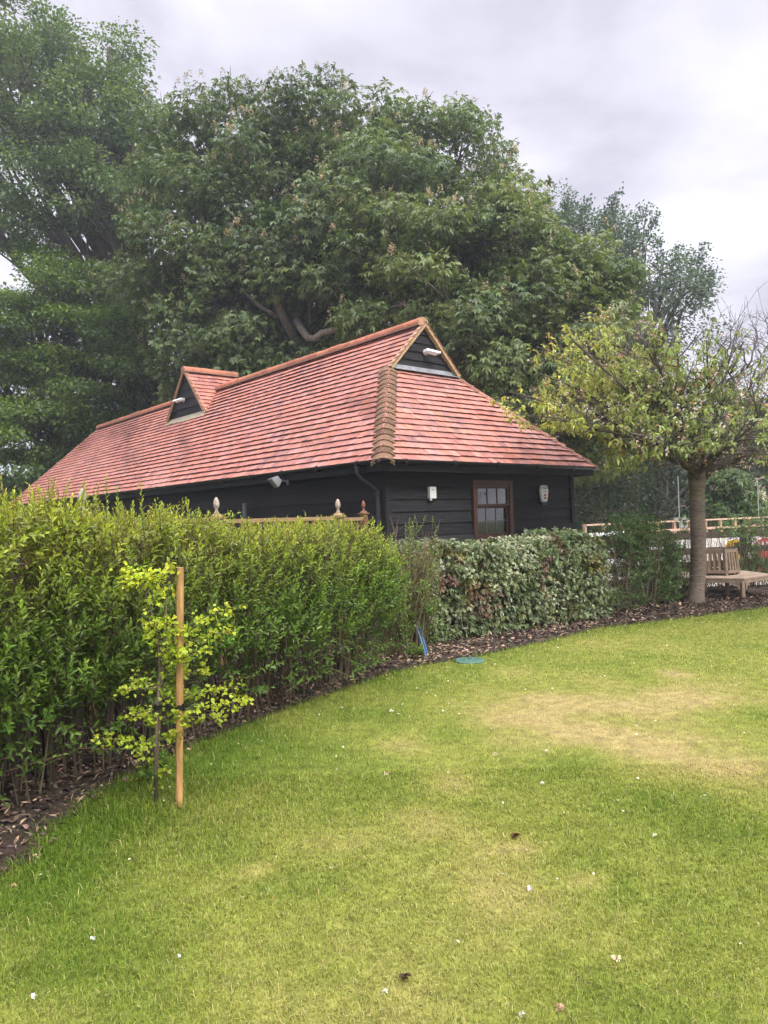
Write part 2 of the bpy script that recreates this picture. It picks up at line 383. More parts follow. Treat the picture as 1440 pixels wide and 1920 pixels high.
bed.add(np.stack([x, y, z], 1), fq[(bd[fq].max(1) > -.15)], jit((.050, .038, .030), len(x), .3))
tag(bed.build('planting_bed', M_soil), 'dark soil planting bed along the foot of the hedges', 'bed', kind='structure')

# grass blades
def blades(y0, y1, dens, h, wd, seg):
    A = (y1 - y0); n = int(dens * A * 22); yy = rng.uniform(y0, y1, n); xx = rng.uniform(-6, 16, n)
    k = (np.abs(xx - .15) < .62 * yy + 1.8); xx, yy = xx[k], yy[k]
    b = bed_dist(xx, yy); k = b < -.01 + rng.normal(0, .03, len(b)); xx, yy, b = xx[k], yy[k], b[k]; n = len(xx)
    d = dryness(xx, yy); d2 = np.clip(d + rng.normal(0, .16, n), 0, 1)
    c = turf_col(d2) * rng.uniform(.5, 1.45, (n, 1)); st = rng.random(n) < (.03 + .2 * d); c[st] = jit((.44, .41, .17), st.sum(), .2)
    tall = np.exp(-np.maximum(-b, 0) / .28) + 1.1 * np.exp(-((xx + 1.25) ** 2 + (yy - 4.15) ** 2) / .25)
    hh = h * rng.uniform(.55, 1.35, n) * (1 + .9 * tall * rng.uniform(.4, 1.3, n)) * (1.1 - .5 * d)
    a = rng.uniform(0, 6.28, n); lean = rng.uniform(.25, 1.1, n); dr = np.stack([np.cos(a), np.sin(a), 0 * a], 1); sd = np.stack([-np.sin(a), np.cos(a), 0 * a], 1)
    base = np.stack([xx, yy, 0 * xx - .004], 1); wv = (wd * rng.uniform(.6, 1.4, n))[:, None]; up = np.array([[0, 0, 1.0]])
    hh = hh[:, None]; lean = lean[:, None]
    tip = base + up * hh * (1.05 - .4 * lean) + dr * hh * lean
    if seg == 2:
        mid = base + up * hh * .6 + dr * hh * lean * .32
        v = np.stack([base - sd * wv, base + sd * wv, mid + sd * wv * .8, mid - sd * wv * .8, tip], 1).reshape(-1, 3)
        o = np.arange(n)[:, None] * 5
        return v, [o + np.array([[0, 1, 2, 3]])], [o + np.array([[3, 2, 4]])], np.repeat(c, 5, 0)
    v = np.stack([base - sd * wv, base + sd * wv, tip], 1).reshape(-1, 3)
    return v, [], [np.arange(n)[:, None] * 3 + np.array([[0, 1, 2]])], np.repeat(c, 3, 0)
gb = MB()
for a in ((1.7, 2.9, 18000, .027, .0013, 2), (2.9, 4.6, 12000, .028, .0016, 2), (4.6, 7.0, 6000, .028, .0024, 1), (7.0, 10, 3000, .028, .004, 1), (10, 14, 1600, .028, .0055, 1)):
    v, q, t, c = blades(*a); o = gb.n; gb.v.append(v); gb.c.append(c); gb.n += len(v)
    for f in q: gb.f.setdefault(4, []).append(f + o)
    for f in t: gb.f.setdefault(3, []).append(f + o)
tag(gb.build('grass', M_grass), 'short grass blades of the mown lawn, longer along the bed', 'grass', kind='stuff')

# bark chips and dry leaves on the bed
n = 120000; xx = rng.uniform(-3.2, 9, n); yy = rng.uniform(2.2, 13.3, n); b = bed_dist(xx, yy)
k = (b > -.05 + rng.normal(0, .05, n)) & (b < 1.3) & (rng.random(n) < np.where(yy < 7, 1, .75)); xx, yy, b = xx[k], yy[k], b[k]; n = len(xx)
pale = np.exp(-((xx - .6) ** 2 / .5 + (yy - 8.4) ** 2 / .3)) + .5 * np.exp(-((xx - 2.5) ** 2 / 4 + (yy - 10.1) ** 2 / .4))
c = jit((.115, .083, .062), n, .5, .08); q = rng.random(n) < .12 + .6 * pale; c[q] = jit((.36, .25, .17), q.sum(), .3); 
ch = MB(); zc = .03 + .03 * np.clip(b, 0, .5) + rng.uniform(0, .03, n)
dd = rdir(n); dd[:, 2] *= .35; up = np.stack([rng.normal(0, .5, n), rng.normal(0, .5, n), np.ones(n)], 1)
add_leaves(ch, np.stack([xx, yy, zc], 1), dd, up, rng.uniform(.02, .07, n) * (.7 + .06 * yy), rng.uniform(.01, .028, n) * (.7 + .06 * yy), c, fold=.2, droop=0)
tag(ch.build('bark_mulch', M_chip), 'brown bark chips and dry leaves strewn over the planting bed', 'mulch', kind='stuff')
# fallen petals on the turf
n = 800; yy = 2.2 + 10.5 * rng.random(n) ** .75; xx = rng.uniform(-5, 8, n); k = (bed_dist(xx, yy) < .02); xx, yy = xx[k], yy[k]; n = len(xx)
pt = MB(); dd = rdir(n); dd[:, 2] *= .2
add_leaves(pt, np.stack([xx, yy, np.full(n, .03)], 1), dd, np.tile([0, 0, 1.0], (n, 1)) + rng.normal(0, .3, (n, 3)), rng.uniform(.008, .017, n) * (1 + .09 * yy), rng.uniform(.006, .012, n) * (1 + .09 * yy), jit((.66, .62, .46), n, .15), fold=.25, droop=0)
tag(pt.build('petals', M_flower), 'scattered white cherry petals lying in the turf', 'petals', kind='stuff')

# pale sand of the riding arena beyond the fence
sa = MB(); sa.add([(3.2, 13.9, .006), (60, 15.0, .006), (60, 36, .006), (4.6, 27, .006)], [(0, 1, 2, 3)], (.62, .56, .47))
tag(sa.build('riding_arena', M_soil), 'pale sand riding arena beyond the rails', 'arena', kind='structure')

# ------------------------------------------------------------------ black barn with clay roof
ANG = .7049; HC = np.array([0.0, 10.605, 0]); HU = np.array([-sin(ANG), cos(ANG), 0]); HV = np.array([cos(ANG), sin(ANG), 0])
WID, ZE, ZR, A0, AE, ALEN = 5.4, 2.45, 5.22, 1.92, 19.26, 21.25
TP = (ZR - ZE) / (WID / 2); OV = .35
def hp(s, a, z): return HC + HV * s + HU * a + np.array([0, 0, z])
def HM(v): return HC + np.asarray(v)[:, :1] * HV + np.asarray(v)[:, 1:2] * HU + np.asarray(v)[:, 2:3] * np.array([0, 0, 1.0])
barn = empty('timber_barn', 'long black weatherboarded barn with red clay tile roof', 'barn', tuple(HC))
def hb(mb, name, mat, parent=barn, smooth=False): return mb.build(name, mat, parent, smooth, base=HC)

BLK = np.array([.0165, .0158, .018])
def boards(mb, A, B, out, z0, z1, st=.193, flare=True, hole=None):
    """feather-edged boards between plan points A and B (world xy), facing out"""
    A = np.asarray(A, float); B = np.asarray(B, float); d = unit(B - A); L = np.linalg.norm(B - A); zb = z0
    spans = [(0, L)] if hole is None else [(0, hole[0]), (hole[1], L)]
    k = 0
    while zb < z1 - .02:
        zt = min(zb + st, z1); f = .1 if (flare and k == 0) else (.03 if (flare and k == 1) else 0)
        ft = .03 if (flare and k == 0) else 0
        for (u0, u1) in spans:
            cuts = [u0] + ([rng.uniform(u0 + 1.5, u1 - 1.5)] if u1 - u0 > 5 else []) + [u1]
            for c0, c1 in zip(cuts[:-1], cuts[1:]):
                j = rng.uniform(-.003, .003)
                P0, P1 = A + d * (c0 + .001), A + d * (c1 - .001); o1 = out * (.034 + f + j); o2 = out * (.008 + ft); Z = np.array([0, 0, 1.0])
                v = [P0 + Z * (zb - .012), P1 + Z * (zb - .012), P1 + o1 + Z * (zb - .012), P0 + o1 + Z * (zb - .012), P0 + Z * zt, P1 + Z * zt, P1 + o2 + Z * zt, P0 + o2 + Z * zt]
                mb.add(v, [(0, 3, 2, 1), (4, 5, 6, 7), (3, 7, 6, 2), (0, 4, 7, 3), (1, 2, 6, 5)], BLK * rng.uniform(.65, 1.55))
        zb = zt; k += 1
Z0 = 1.118
WS0, WS1, WZ0, WZ1 = 2.215, 3.235, 1.215, 2.175
fr = MB(); boards(fr, hp(OV, OV, 0), hp(WID - OV, OV, 0), -HU, Z0, 2.33, hole=(WS0 - OV - .012, WS1 - OV + .012))
# strip of board above and below the window opening
for z_a, z_b in ((Z0 - .01, WZ0 - .004), (WZ1 + .004, 2.33)):
    fr.box((WS0 - .012, OV - .02, z_a), (WS1 + .012, OV + .02, z_b), BLK, HM)
hb(fr, 'wall', M_black)
for s0, a0, s1, a1, o in ((OV, ALEN - OV, OV, OV, -HV), (WID - OV, OV, WID - OV, ALEN - OV, HV), (WID - OV, ALEN - OV, OV, ALEN - OV, HU)):
    mbw = MB(); boards(mbw, hp(s0, a0, 0), hp(s1, a1, 0), o, Z0, 2.33); hb(mbw, 'wall', M_black)
core = MB()
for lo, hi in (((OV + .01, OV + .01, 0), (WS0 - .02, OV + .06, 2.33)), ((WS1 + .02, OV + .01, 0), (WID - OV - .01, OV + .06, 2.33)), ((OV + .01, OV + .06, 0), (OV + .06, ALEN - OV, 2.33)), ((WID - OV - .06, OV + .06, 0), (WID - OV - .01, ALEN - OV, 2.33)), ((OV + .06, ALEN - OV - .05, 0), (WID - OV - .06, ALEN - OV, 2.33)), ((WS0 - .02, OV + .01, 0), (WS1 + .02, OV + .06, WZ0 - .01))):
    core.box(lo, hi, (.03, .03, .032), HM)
core.box((OV + .06, OV + 2.4, 0), (WID - OV - .06, OV + 2.45, 2.32), (.16, .15, .13), HM)   # partition seen through the window
core.box((OV + .06, OV + .06, .9), (WID - OV - .06, OV + 2.4, .95), (.12, .1, .08), HM)
hb(core, 'inner_wall', M_paint)
pl = MB()
pl.box((OV - .01, OV - .012, 0), (WID - OV + .01, OV + .009, Z0 - .013), (.2, .1, .07), HM)
pl.box((OV - .012, OV + .010, 0), (OV + .009, ALEN - OV, Z0 - .013), (.2, .1, .07), HM)
pl.box((WID - OV - .009, OV + .010, 0), (WID - OV + .012, ALEN - OV, Z0 - .013), (.2, .1, .07), HM)
hb(pl, 'plinth', M_brick)
for s_, a_ in ((OV, OV), (WID - OV, OV)):
    cp = MB(); cp.box((s_ - .05, a_ - .052, Z0 - .02), (s_ + .05, a_ + .05, 2.325), BLK * 1.1, HM); hb(cp, 'corner_post', M_black)
# flared foot boards closing the skirt at the right corner
# soffit, fascia, gutter
so = MB(); so.box((.06, .06, 2.335), (WID - .06, ALEN - .06, 2.352), BLK, HM); hb(so, 'soffit', M_black)
fa = MB()
fa.box((.035, .035, 2.29), (WID - .035, .062, 2.45), BLK * 1.25, HM); fa.box((.035, .0625, 2.29), (.062, ALEN - .035, 2.45), BLK * 1.25, HM)
fa.box((WID - .062, .0625, 2.29), (WID - .035, ALEN - .035, 2.45), BLK * 1.25, HM); fa.box((.0625, ALEN - .062, 2.29), (WID - .0625, ALEN - .035, 2.45), BLK * 1.25, HM)
hb(fa, 'fascia', M_black)
def gutter(p0, p1, out):
    g = MB(); th = np.linspace(0, pi, 9); r = .058; d = unit(p1 - p0)
    prof = [(-cos(t) * r, -sin(t) * r) for t in th] + [(cos(t) * (r - .006), -sin(t) * (r - .006)) for t in th]
    k = len(prof); Z = np.array([0, 0, 1.0])
    v = [p0 + out * x + Z * y for x, y in prof] + [p1 + out * x + Z * y for x, y in prof]
    g.add(v, [(i, (i + 1) % k, k + (i + 1) % k, k + i) for i in range(k)] + [tuple(range(k)), tuple(range(k, 2 * k))[::-1]], (.018, .018, .02))
    L = np.linalg.norm(p1 - p0); q = .5
    while q < L:     # brackets and unions
        g.tube([p0 + d * (q - .03) + Z * -.03, p0 + d * (q + .03) + Z * -.03], .052, 12, (.02, .02, .022)); q += 1.05
    hb(g, 'gutter', M_blackp)
gutter(hp(-.09, -.03, 2.455), hp(WID + .09, -.03, 2.455), -HU)
gutter(hp(-.03, .04, 2.452), hp(-.03, ALEN, 2.452), -HV)
gutter(hp(WID + .03, .04, 2.452), hp(WID + .03, ALEN, 2.452), HV)
dp = MB(); q0 = hp(-.03, .55, 2.42)
path = [q0, hp(-.03, .55, 2.27), hp(.0, .53, 2.22), hp(.2, .46, 2.06), hp(.255, .44, 2.0), hp(.262, .44, 1.9), hp(.262, .44, .02)]
dp.tube(path, .034, 10, (.035, .036, .04)); dp.tube([hp(-.03, .55, 2.44), hp(-.03, .55, 2.3)], .043, 10, (.03, .03, .034)); dp.tube([hp(.262, .44, 2.02), hp(.262, .44, 1.92)], .042, 10, (.03, .03, .034))
hb(dp, 'downpipe', M_blackp, smooth=False)
vp = MB(); pp_ = hp(.2, 4.35, 0); vp.tube([pp_ + [0, 0, .1], pp_ + [0, 0, 1.96]], .055, 10, (.12, .12, .13)); hb(vp, 'vent_pipe', M_blackp)

# ---- tiles
PAL = [(.46, .175, .135), (.42, .16, .125), (.50, .205, .16), (.37, .145, .12), (.44, .195, .165), (.31, .135, .125), (.48, .175, .115), (.40, .175, .15)]
PAL = [(a, b * .98, c * .93) for a, b, c in PAL]
PALW = np.array([3, 3, 2.4, 1.8, 2, .8, 2, 1.5]); PALW = PALW / PALW.sum()
GAUGE = .1575
def tiles(mb, O, e, w, nrm, lo, hi, v1, v0=-.045, tw=.18, skip=None, streak=None):
    k = 0; v = v0
    while v < v1 - .03:
        vt = min(v + GAUGE + .05, v1); a0, a1 = lo(max(v, 0)), hi(max(v, 0)); b0, b1 = lo(vt), hi(vt)
        x = min(a0, b0) - tw * (.5 if k % 2 else 1) + rng.uniform(-.01, .01)
        x = math.floor(x / tw) * tw + (tw / 2 if k % 2 else 0)
        while x < max(a1, b1):
            xa, xb = x + .0015, x + tw - .0015
            q = [max(xa, a0), min(xb, a1), min(xb, b1), max(xa, b0)]
            if q[1] > q[0] + .01 or q[2] > q[3] + .01:
                if q[1] < q[0]: q[0] = q[1] = (q[0] + q[1]) / 2
                if q[2] < q[3]: q[2] = q[3] = (q[2] + q[3]) / 2
                if not (skip and skip((xa + xb) / 2, v + GAUGE * .6)):
                    j = rng.normal(0, .0025); j2 = rng.normal(0, .002); dv = rng.normal(0, .003)
                    h = .047 + j + .03 * (fbm(np.array([x * 1.0]), np.array([v * 1.0]), 1.4, 77, 2)[0] - .5); th = .02; dv = dv + .02 * (fbm(np.array([x * 1.0]), np.array([v * .2]), .9, 78, 2)[0] - .5)
                    pts = [(q[0], v + dv, h + j2), (q[1], v + dv, h - j2), (q[2], vt, .012), (q[3], vt, .012)]
                    top = [O + e * a + w * b + nrm * c for a, b, c in pts]; bot = [O + e * a + w * b + nrm * (c - th) for a, b, c in pts]
                    col = np.array(PAL[rng.choice(len(PAL), p=PALW)]) * rng.uniform(.9, 1.1); col = col * .9 + .1 * col.mean() * np.array([1.15, .95, .95])
                    if streak is not None: col = col * streak((xa + xb) / 2, v)
                    mb.add(top + bot, [(0, 1, 2, 3), (1, 5, 6, 2), (3, 7, 4, 0)], np.clip(col, 0, .8))
                    mb.add([top[0], bot[0], bot[1], top[1]], [(0, 1, 2, 3)], np.array((.12, .052, .042)) * rng.uniform(.6, 1.5))   # lower edge darkened: course shadow line painted in, plus grime
            x += tw
        v += GAUGE; k += 1
Zv = np.array([0, 0, 1.0]); cs = 1 / sqrt(1 + TP * TP); SL = (WID / 2) / cs
# left slope: runs along HU from the front eave corner
wL = unit(HV + Zv * TP); nL = unit(-HV * TP + Zv); wR = unit(-HV + Zv * TP); nR = unit(HV * TP + Zv)
zg = ZE + TP * 1.8394; sg = 1.8394; TF = (zg - ZE) / A0; TB = (ZR - ZE) / (ALEN - AE)
wF = unit(HU + Zv * TF); nF = unit(-HU * TF + Zv); wB = unit(-HU + Zv * TB); nB = unit(HU * TB + Zv)
vF = (zg - ZE) / wF[2]; vL = (ZR - ZE) / wL[2]; vg = (zg - ZE) / wL[2]
# dormer gablets astride the ridge
DA, DH, DS, DZ0, DZ = 10.46, 1.10, 2.0, ZE + TP * 2.0, 5.74
def lo_side(v): return A0 * min(v / vg, 1.0) - (.03 if v >= vg else 0)
def hi_side(v): return ALEN - (ALEN - AE) * min(v / vL, 1)
def skipL(x, v):
    z = ZE + v * wL[2]
    if z < DZ0: return False
    return abs(x - DA) < DH * max(0, (DZ - z) / (DZ - DZ0)) 
def streakL(x, v):
    s = 1 - .3 * max(0, min(1, (fbm(np.array([x * .55 - v * .9]), np.array([v * .35]), .5, 21, 2)[0] - .62) * 5))
    s2 = fbm(np.array([x]), np.array([v]), 1.2, 31, 3)[0]
    return np.array([s, s * (.9 + .22 * s2), s * (.86 + .3 * s2)])
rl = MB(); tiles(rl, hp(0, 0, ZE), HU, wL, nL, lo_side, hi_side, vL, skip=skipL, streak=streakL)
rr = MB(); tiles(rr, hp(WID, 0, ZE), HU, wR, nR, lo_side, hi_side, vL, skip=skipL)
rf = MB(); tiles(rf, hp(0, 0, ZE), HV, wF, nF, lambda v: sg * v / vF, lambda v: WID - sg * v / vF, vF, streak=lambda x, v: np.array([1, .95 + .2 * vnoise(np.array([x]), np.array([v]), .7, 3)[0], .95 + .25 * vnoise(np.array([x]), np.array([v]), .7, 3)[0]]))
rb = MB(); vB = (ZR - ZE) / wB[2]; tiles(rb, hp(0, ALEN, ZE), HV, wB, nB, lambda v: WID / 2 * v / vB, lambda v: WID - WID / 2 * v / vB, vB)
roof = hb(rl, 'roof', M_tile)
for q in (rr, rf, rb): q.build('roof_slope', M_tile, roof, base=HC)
deck = MB(); e_ = .012
deck.add([hp(0, 0, ZE - e_), hp(0, ALEN, ZE - e_), hp(WID / 2, AE, ZR - e_), hp(WID / 2, A0, ZR - e_), hp(sg, A0, zg - e_)], [(0, 1, 2, 3, 4)], (.05, .03, .025))
deck.add([hp(WID, 0, ZE - e_), hp(WID, ALEN, ZE - e_), hp(WID / 2, AE, ZR - e_), hp(WID / 2, A0, ZR - e_), hp(WID - sg, A0, zg - e_)], [(0, 4, 3, 2, 1)], (.05, .03, .025))
deck.add([hp(0, 0, ZE - e_), hp(WID, 0, ZE - e_), hp(WID - sg, A0, zg - e_), hp(sg, A0, zg - e_)], [(0, 1, 2, 3)], (.05, .03, .025))
deck.add([hp(0, ALEN, ZE - e_), hp(WID, ALEN, ZE - e_), hp(WID / 2, AE, ZR - e_)], [(0, 2, 1)], (.05, .03, .025))
deck.build('roof_deck', M_soil, roof, base=HC)
# half round ridge tiles
def ridge(p0, p1, r=.13, L=.42, col=(.40, .145, .085)):
    mb = MB(); d = unit(p1 - p0); T = np.linalg.norm(p1 - p0); n = max(1, round(T / L)); st = T / n; sd = unit(np.cross(d, Zv)); up = np.cross(sd, d)
    th = np.linspace(-.25, pi + .25, 11)
    for k in range(n):
        a = p0 + d * (k * st + .006); b = p0 + d * ((k + 1) * st - .006); c = np.array(col) * rng.uniform(.8, 1.2) * (1 + rng.normal(0, .05, 3)); dz = rng.normal(0, .004)
        v = []
        for q, rr_ in ((a, r), (b, r * .985), (b, r * .85), (a, r * .85)):
            v += [q + sd * cos(t) * rr_ + up * (sin(t) * rr_ - .03 + dz) for t in th]
        m_ = len(th); f = []
        for i in range(m_ - 1): f += [(i, m_ + i, m_ + i + 1, i + 1), (i, i + 1, 3 * m_ + i + 1, 3 * m_ + i), (m_ + i, 2 * m_ + i, 2 * m_ + i + 1, m_ + i + 1)]
        f += [(0, 3 * m_, 2 * m_, m_), (m_ - 1, 2 * m_ - 1, 3 * m_ - 1, 4 * m_ - 1)]
        mb.add(v, f, c)
    jm = MB()
    for k in range(n + 1):
        a = p0 + d * (k * st - .007); b = p0 + d * (k * st + .007)
        v = [q + sd * cos(t) * (r - .002) + up * (sin(t) * (r - .002) - .03) for q in (a, b) for t in th]; m_ = len(th)
        jm.add(v, [(i, m_ + i, m_ + i + 1, i + 1) for i in range(m_ - 1)] + [tuple(range(m_)), tuple(range(m_, 2 * m_))[::-1]], (.50, .30, .19))
    # bedding mortar under both edges
    for s_ in (-1, 1):
        jm.bar(p0 + sd * s_ * r * .93 - up * .045, p1 + sd * s_ * r * .93 - up * .045, .03, .035, (.34, .20, .15))
    o = mb.build('ridge_cap', M_clay, roof, base=HC); jm.build('ridge_mortar', M_mortar, roof, base=HC)
    return o
RZ = np.array([0, 0, .045])
ridge(hp(WID / 2, A0 - .06, ZR) + RZ, hp(WID / 2, DA - .30, ZR) + RZ)
ridge(hp(WID / 2, DA + .30, ZR) + RZ, hp(WID / 2, AE + .05, ZR) + RZ)
# bonnet hips
def bonnets(p0, p1, n1, n2, q1, q2, n, col, wl=.18):
    mb = MB(); mo = MB(); d = (p1 - p0) / n
    for k in range(n):
        c = np.array(col) * rng.uniform(.7, 1.3); lp = p0 + d * (k - .12); up_ = p0 + d * (k + 1.15)
        def prof(p, lift, ww):
            out = []; A = p + q1 * ww + n1 * (lift * .35 + .02); B = p + q2 * ww + n2 * (lift * .35 + .02); Cc = p + (n1 + n2) * .5 * (lift + .075)
            for t in np.linspace(0, 1, 9): out.append((1 - t) ** 2 * A + 2 * t * (1 - t) * Cc + t * t * B)
            return out
        a = prof(lp, .075, wl); b = prof(up_, .03, wl * .85); a2 = [x - (n1 + n2) * .5 * .02 for x in a]; a3 = [x - (n1 + n2) * .5 * .075 for x in a]
        m_ = 9; mb.add(a + b + a2, [(i, i + 1, m_ + i + 1, m_ + i) for i in range(m_ - 1)] + [(i, 2 * m_ + i, 2 * m_ + i + 1, i + 1) for i in range(m_ - 1)], c)
        ins = unit(d) * .012
        mo.add([x + ins for x in a2] + [x + ins for x in a3], [(i, m_ + i, m_ + i + 1, i + 1) for i in range(m_ - 1)], np.array((.42, .32, .22)) * rng.uniform(.6, 1.15))
    o = mb.build('hip_cap', M_moss, roof, base=HC); mo.build('hip_mortar', M_mortar, roof, base=HC)
def hip(pA, pB, nA, nB_, eA, eB, n, col):
    h = unit(pB - pA); qa = unit(np.cross(nA, h)); qa = qa if qa @ eA > 0 else -qa
    qb = unit(np.cross(nB_, h)); qb = qb if qb @ eB > 0 else -qb
    bonnets(pA, pB, nA, nB_, qa, qb, n, col)
hip(hp(0, 0, ZE), hp(sg, A0, zg), nL, nF, HU, HV, 18, (.17, .10, .062))
hip(hp(WID, 0, ZE), hp(WID - sg, A0, zg), nR, nF, HU, -HV, 18, (.26, .13, .085))
hip(hp(0, ALEN, ZE), hp(WID / 2, AE, ZR), nL, nB, -HU, HV, 20, (.42, .20, .14))
hip(hp(WID, ALEN, ZE), hp(WID / 2, AE, ZR), nR, nB, -HU, -HV, 20, (.42, .20, .14))

# front gablet
def gab(name, c0, c1, apex, out, flash_col, vw=.07):
    """triangle of black boards with mortared verges, c0/c1 lower corners, out = outward normal"""
    mb = MB(); nb = 5
    zb, zt = c0[2], apex[2]
    for k in range(nb):
        t0, t1 = k / nb, min((k + 1) / nb, .999)
        f = lambda t: (c0 + (apex - c0) * t, c1 + (apex - c1) * t)
        (a, b), (c, d) = f(t0), f(t1)
        a_, b_ = a + out * .04, b + out * .04; c_, d_ = c + out * .012, d + out * .012
        mb.add([a, b, b_, a_, c, d, d_, c_], [(0, 1, 2, 3), (3, 2, 6, 7), (0, 3, 7, 4), (1, 5, 6, 2)], BLK * rng.uniform(.8, 1.5))
    g_ = hb(mb, name, M_black)
    vm = MB()
    for c in (c0, c1):
        d = unit(apex - c); nn = unit(np.cross(out, d)); nn = nn if nn[2] > 0 else -nn
        vm.bar(c - d * .08 + nn * .022 + out * .06, apex + d * .015 + nn * .022 + out * .06, .1, vw, (.47, .33, .19), up=nn)
        st = .157; L = np.linalg.norm(apex - c); q = 0.0
        while q < L - .05:    # tile ends bedded in the verge
            p = c + d * q + nn * .055; vm.bar(p + out * .075 - d * .03, p + out * .075 + d * .13 + nn * -.014, .09, .017, np.array((.30, .15, .11)) * rng.uniform(.7, 1.2), up=nn); q += st
    vm.build('verge', M_mortar, g_, base=HC)
    fl = MB(); e = unit(c1 - c0)
    return g_, e
Gc0, Gc1, Gap = hp(sg + .05, A0 - .02, zg + .02), hp(WID - sg - .05, A0 - .02, zg + .02), hp(WID / 2, A0 - .02, ZR - .02)
g1, e = gab('gablet', Gc0, Gc1, Gap, -HU, None)
fl = MB(); a, b = Gc0 + HV * -.02, Gc1 + HV * .04
fl.add([a + Zv * .04 - HU * .045, b + Zv * .04 - HU * .045, b - HU * .06 - Zv * .03, a - HU * .06 - Zv * .03, b - HU * .15 - Zv * .06, a - HU * .15 - Zv * .06, b - HU * .15 - Zv * .07, a - HU * .15 - Zv * .07], [(0, 3, 2, 1), (3, 5, 4, 2), (5, 7, 6, 4)], (.30, .31, .33))
fl.build('flashing', M_lead, g1, base=HC)
# dormer gablets: one faces the garden, its twin the far side
for sgn in (-1, 1):
    s_ = DS if sgn < 0 else WID - DS
    c0, c1, ap = hp(s_, DA + DH, DZ0), hp(s_, DA - DH, DZ0), hp(s_, DA, DZ)
    g2, e = gab('dormer_gablet', c0, c1, ap, HV * sgn, None, .055)
    if sgn < 0:
        fl = MB(); a, b = c0 + HU * .06, c1 - HU * .1
        fl.add([a - HV * .04 + Zv * .04, b - HV * .04 + Zv * .04, b - HV * .06 - Zv * .0, a - HV * .06 - Zv * .0, b - HV * .2 - Zv * .15, a - HV * .2 - Zv * .15], [(0, 1, 2, 3), (3, 2, 4, 5)], (.40, .36, .25))
        fl.build('flashing', M_lead, g2, base=HC)
# dormer roof: two slopes running across the ridge
for sd_ in (-1, 1):
    e0 = -HV if sd_ > 0 else HV; org = hp(WID - DS + .07, DA - DH * sd_, DZ0) if sd_ > 0 else hp(DS - .07, DA - DH * sd_, DZ0)
    up_ = unit(HU * sd_ * DH + Zv * (DZ - DZ0)); nn = unit(np.cross(e0, up_)); nn = nn if nn[2] > 0 else -nn
    LL = WID - 2 * DS + .14; vm_ = (DZ - DZ0) / up_[2]
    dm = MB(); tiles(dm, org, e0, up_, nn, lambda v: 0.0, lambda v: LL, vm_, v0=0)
    dm.add([org - nn * .01, org + e0 * LL - nn * .01, org + e0 * LL + up_ * vm_ - nn * .01, org + up_ * vm_ - nn * .01], [(0, 1, 2, 3)], (.05, .03, .025))
    dm.build('dormer_slope', M_tile, roof, base=HC)
ridge(hp(DS - .1, DA, DZ) + RZ, hp(WID - DS + .1, DA, DZ) + RZ)

# window: sliding sash, three panes over six
wn = MB(); BR = (.085, .040, .028); yf = OV
def wb(mb, s0, s1, z0_, z1_, a0, a1, col=BR): mb.box((s0, a0, z0_), (s1, a1, z1_), col, HM)
wb(wn, WS0, WS0 + .085, WZ0, WZ1, OV - .075, OV + .05); wb(wn, WS1 - .085, WS1, WZ0, WZ1, OV - .075, OV + .05)
wb(wn, WS0 - .01, WS1 + .01, WZ1 - .02, WZ1 + .012, OV - .09, OV + .05)
wb(wn, WS0 + .085, WS1 - .085, WZ1 - .085, WZ1 - .021, OV - .07, OV + .05); wb(wn, WS0 + .085, WS1 - .085, WZ0, WZ0 + .025, OV - .075, OV + .05)
wo = hb(wn, 'window', M_brownp)
ZM = 1.745
def sash(s0, s1, z0_, z1_, a0, a1, st, cols, rows, barcol, bw):
    mb = MB(); wb(mb, s0, s0 + st, z0_, z1_, a0, a1); wb(mb, s1 - st, s1, z0_, z1_, a0, a1); wb(mb, s0 + st, s1 - st, z1_ - st, z1_, a0, a1); wb(mb, s0 + st, s1 - st, z0_, z0_ + st, a0, a1)
    o = mb.build('sash', M_brownp, wo, base=HC)
    aw = (s1 - s0 - 2 * st); ah = z1_ - z0_ - 2 * st
    for k in range(1, cols):
        mb = MB(); wb(mb, s0 + st + aw * k / cols - bw / 2, s0 + st + aw * k / cols + bw / 2, z0_ + st, z1_ - st, a0 + .012, a1 - .008, barcol); mb.build('glazing_bar', M_brownp, wo, base=HC)
    for k in range(1, rows):
        mb = MB(); wb(mb, s0 + st, s1 - st, z0_ + st + ah * k / rows - bw / 2, z0_ + st + ah * k / rows + bw / 2, a0 + .014, a1 - .01, barcol); mb.build('glazing_bar', M_brownp, wo, base=HC)
    mb = MB(); a_ = (a0 + a1) / 2 + .004
    mb.box((s0 + st - .004, a_, z0_ + st - .004), (s1 - st + .004, a_ + .004, z1_ - st + .004), (.5, .5, .5), HM); mb.build('pane', M_glass, wo, base=HC)
sash(WS0 + .088, WS1 - .088, ZM, WZ1 - .088, OV - .055, OV - .02, .04, 3, 1, (.06, .035, .03), .02)
sash(WS0 + .088, WS1 - .088, WZ0 + .028, ZM - .004, OV - .018, OV + .017, .034, 3, 2, (.16, .15, .14), .018)
si = MB(); wb(si, WS0 - .02, WS1 + .02, WZ0 - .03, WZ0 - .002, OV - .13, OV + .03); si.build('sill', M_brownp, wo, base=HC)
bl = MB(); wb(bl, WS0 + .13, WS0 + .40, 1.50, 1.525, OV + .06, OV + .075, (.75, .75, .73)); bl.build('blind_rail', M_white, wo, base=HC)
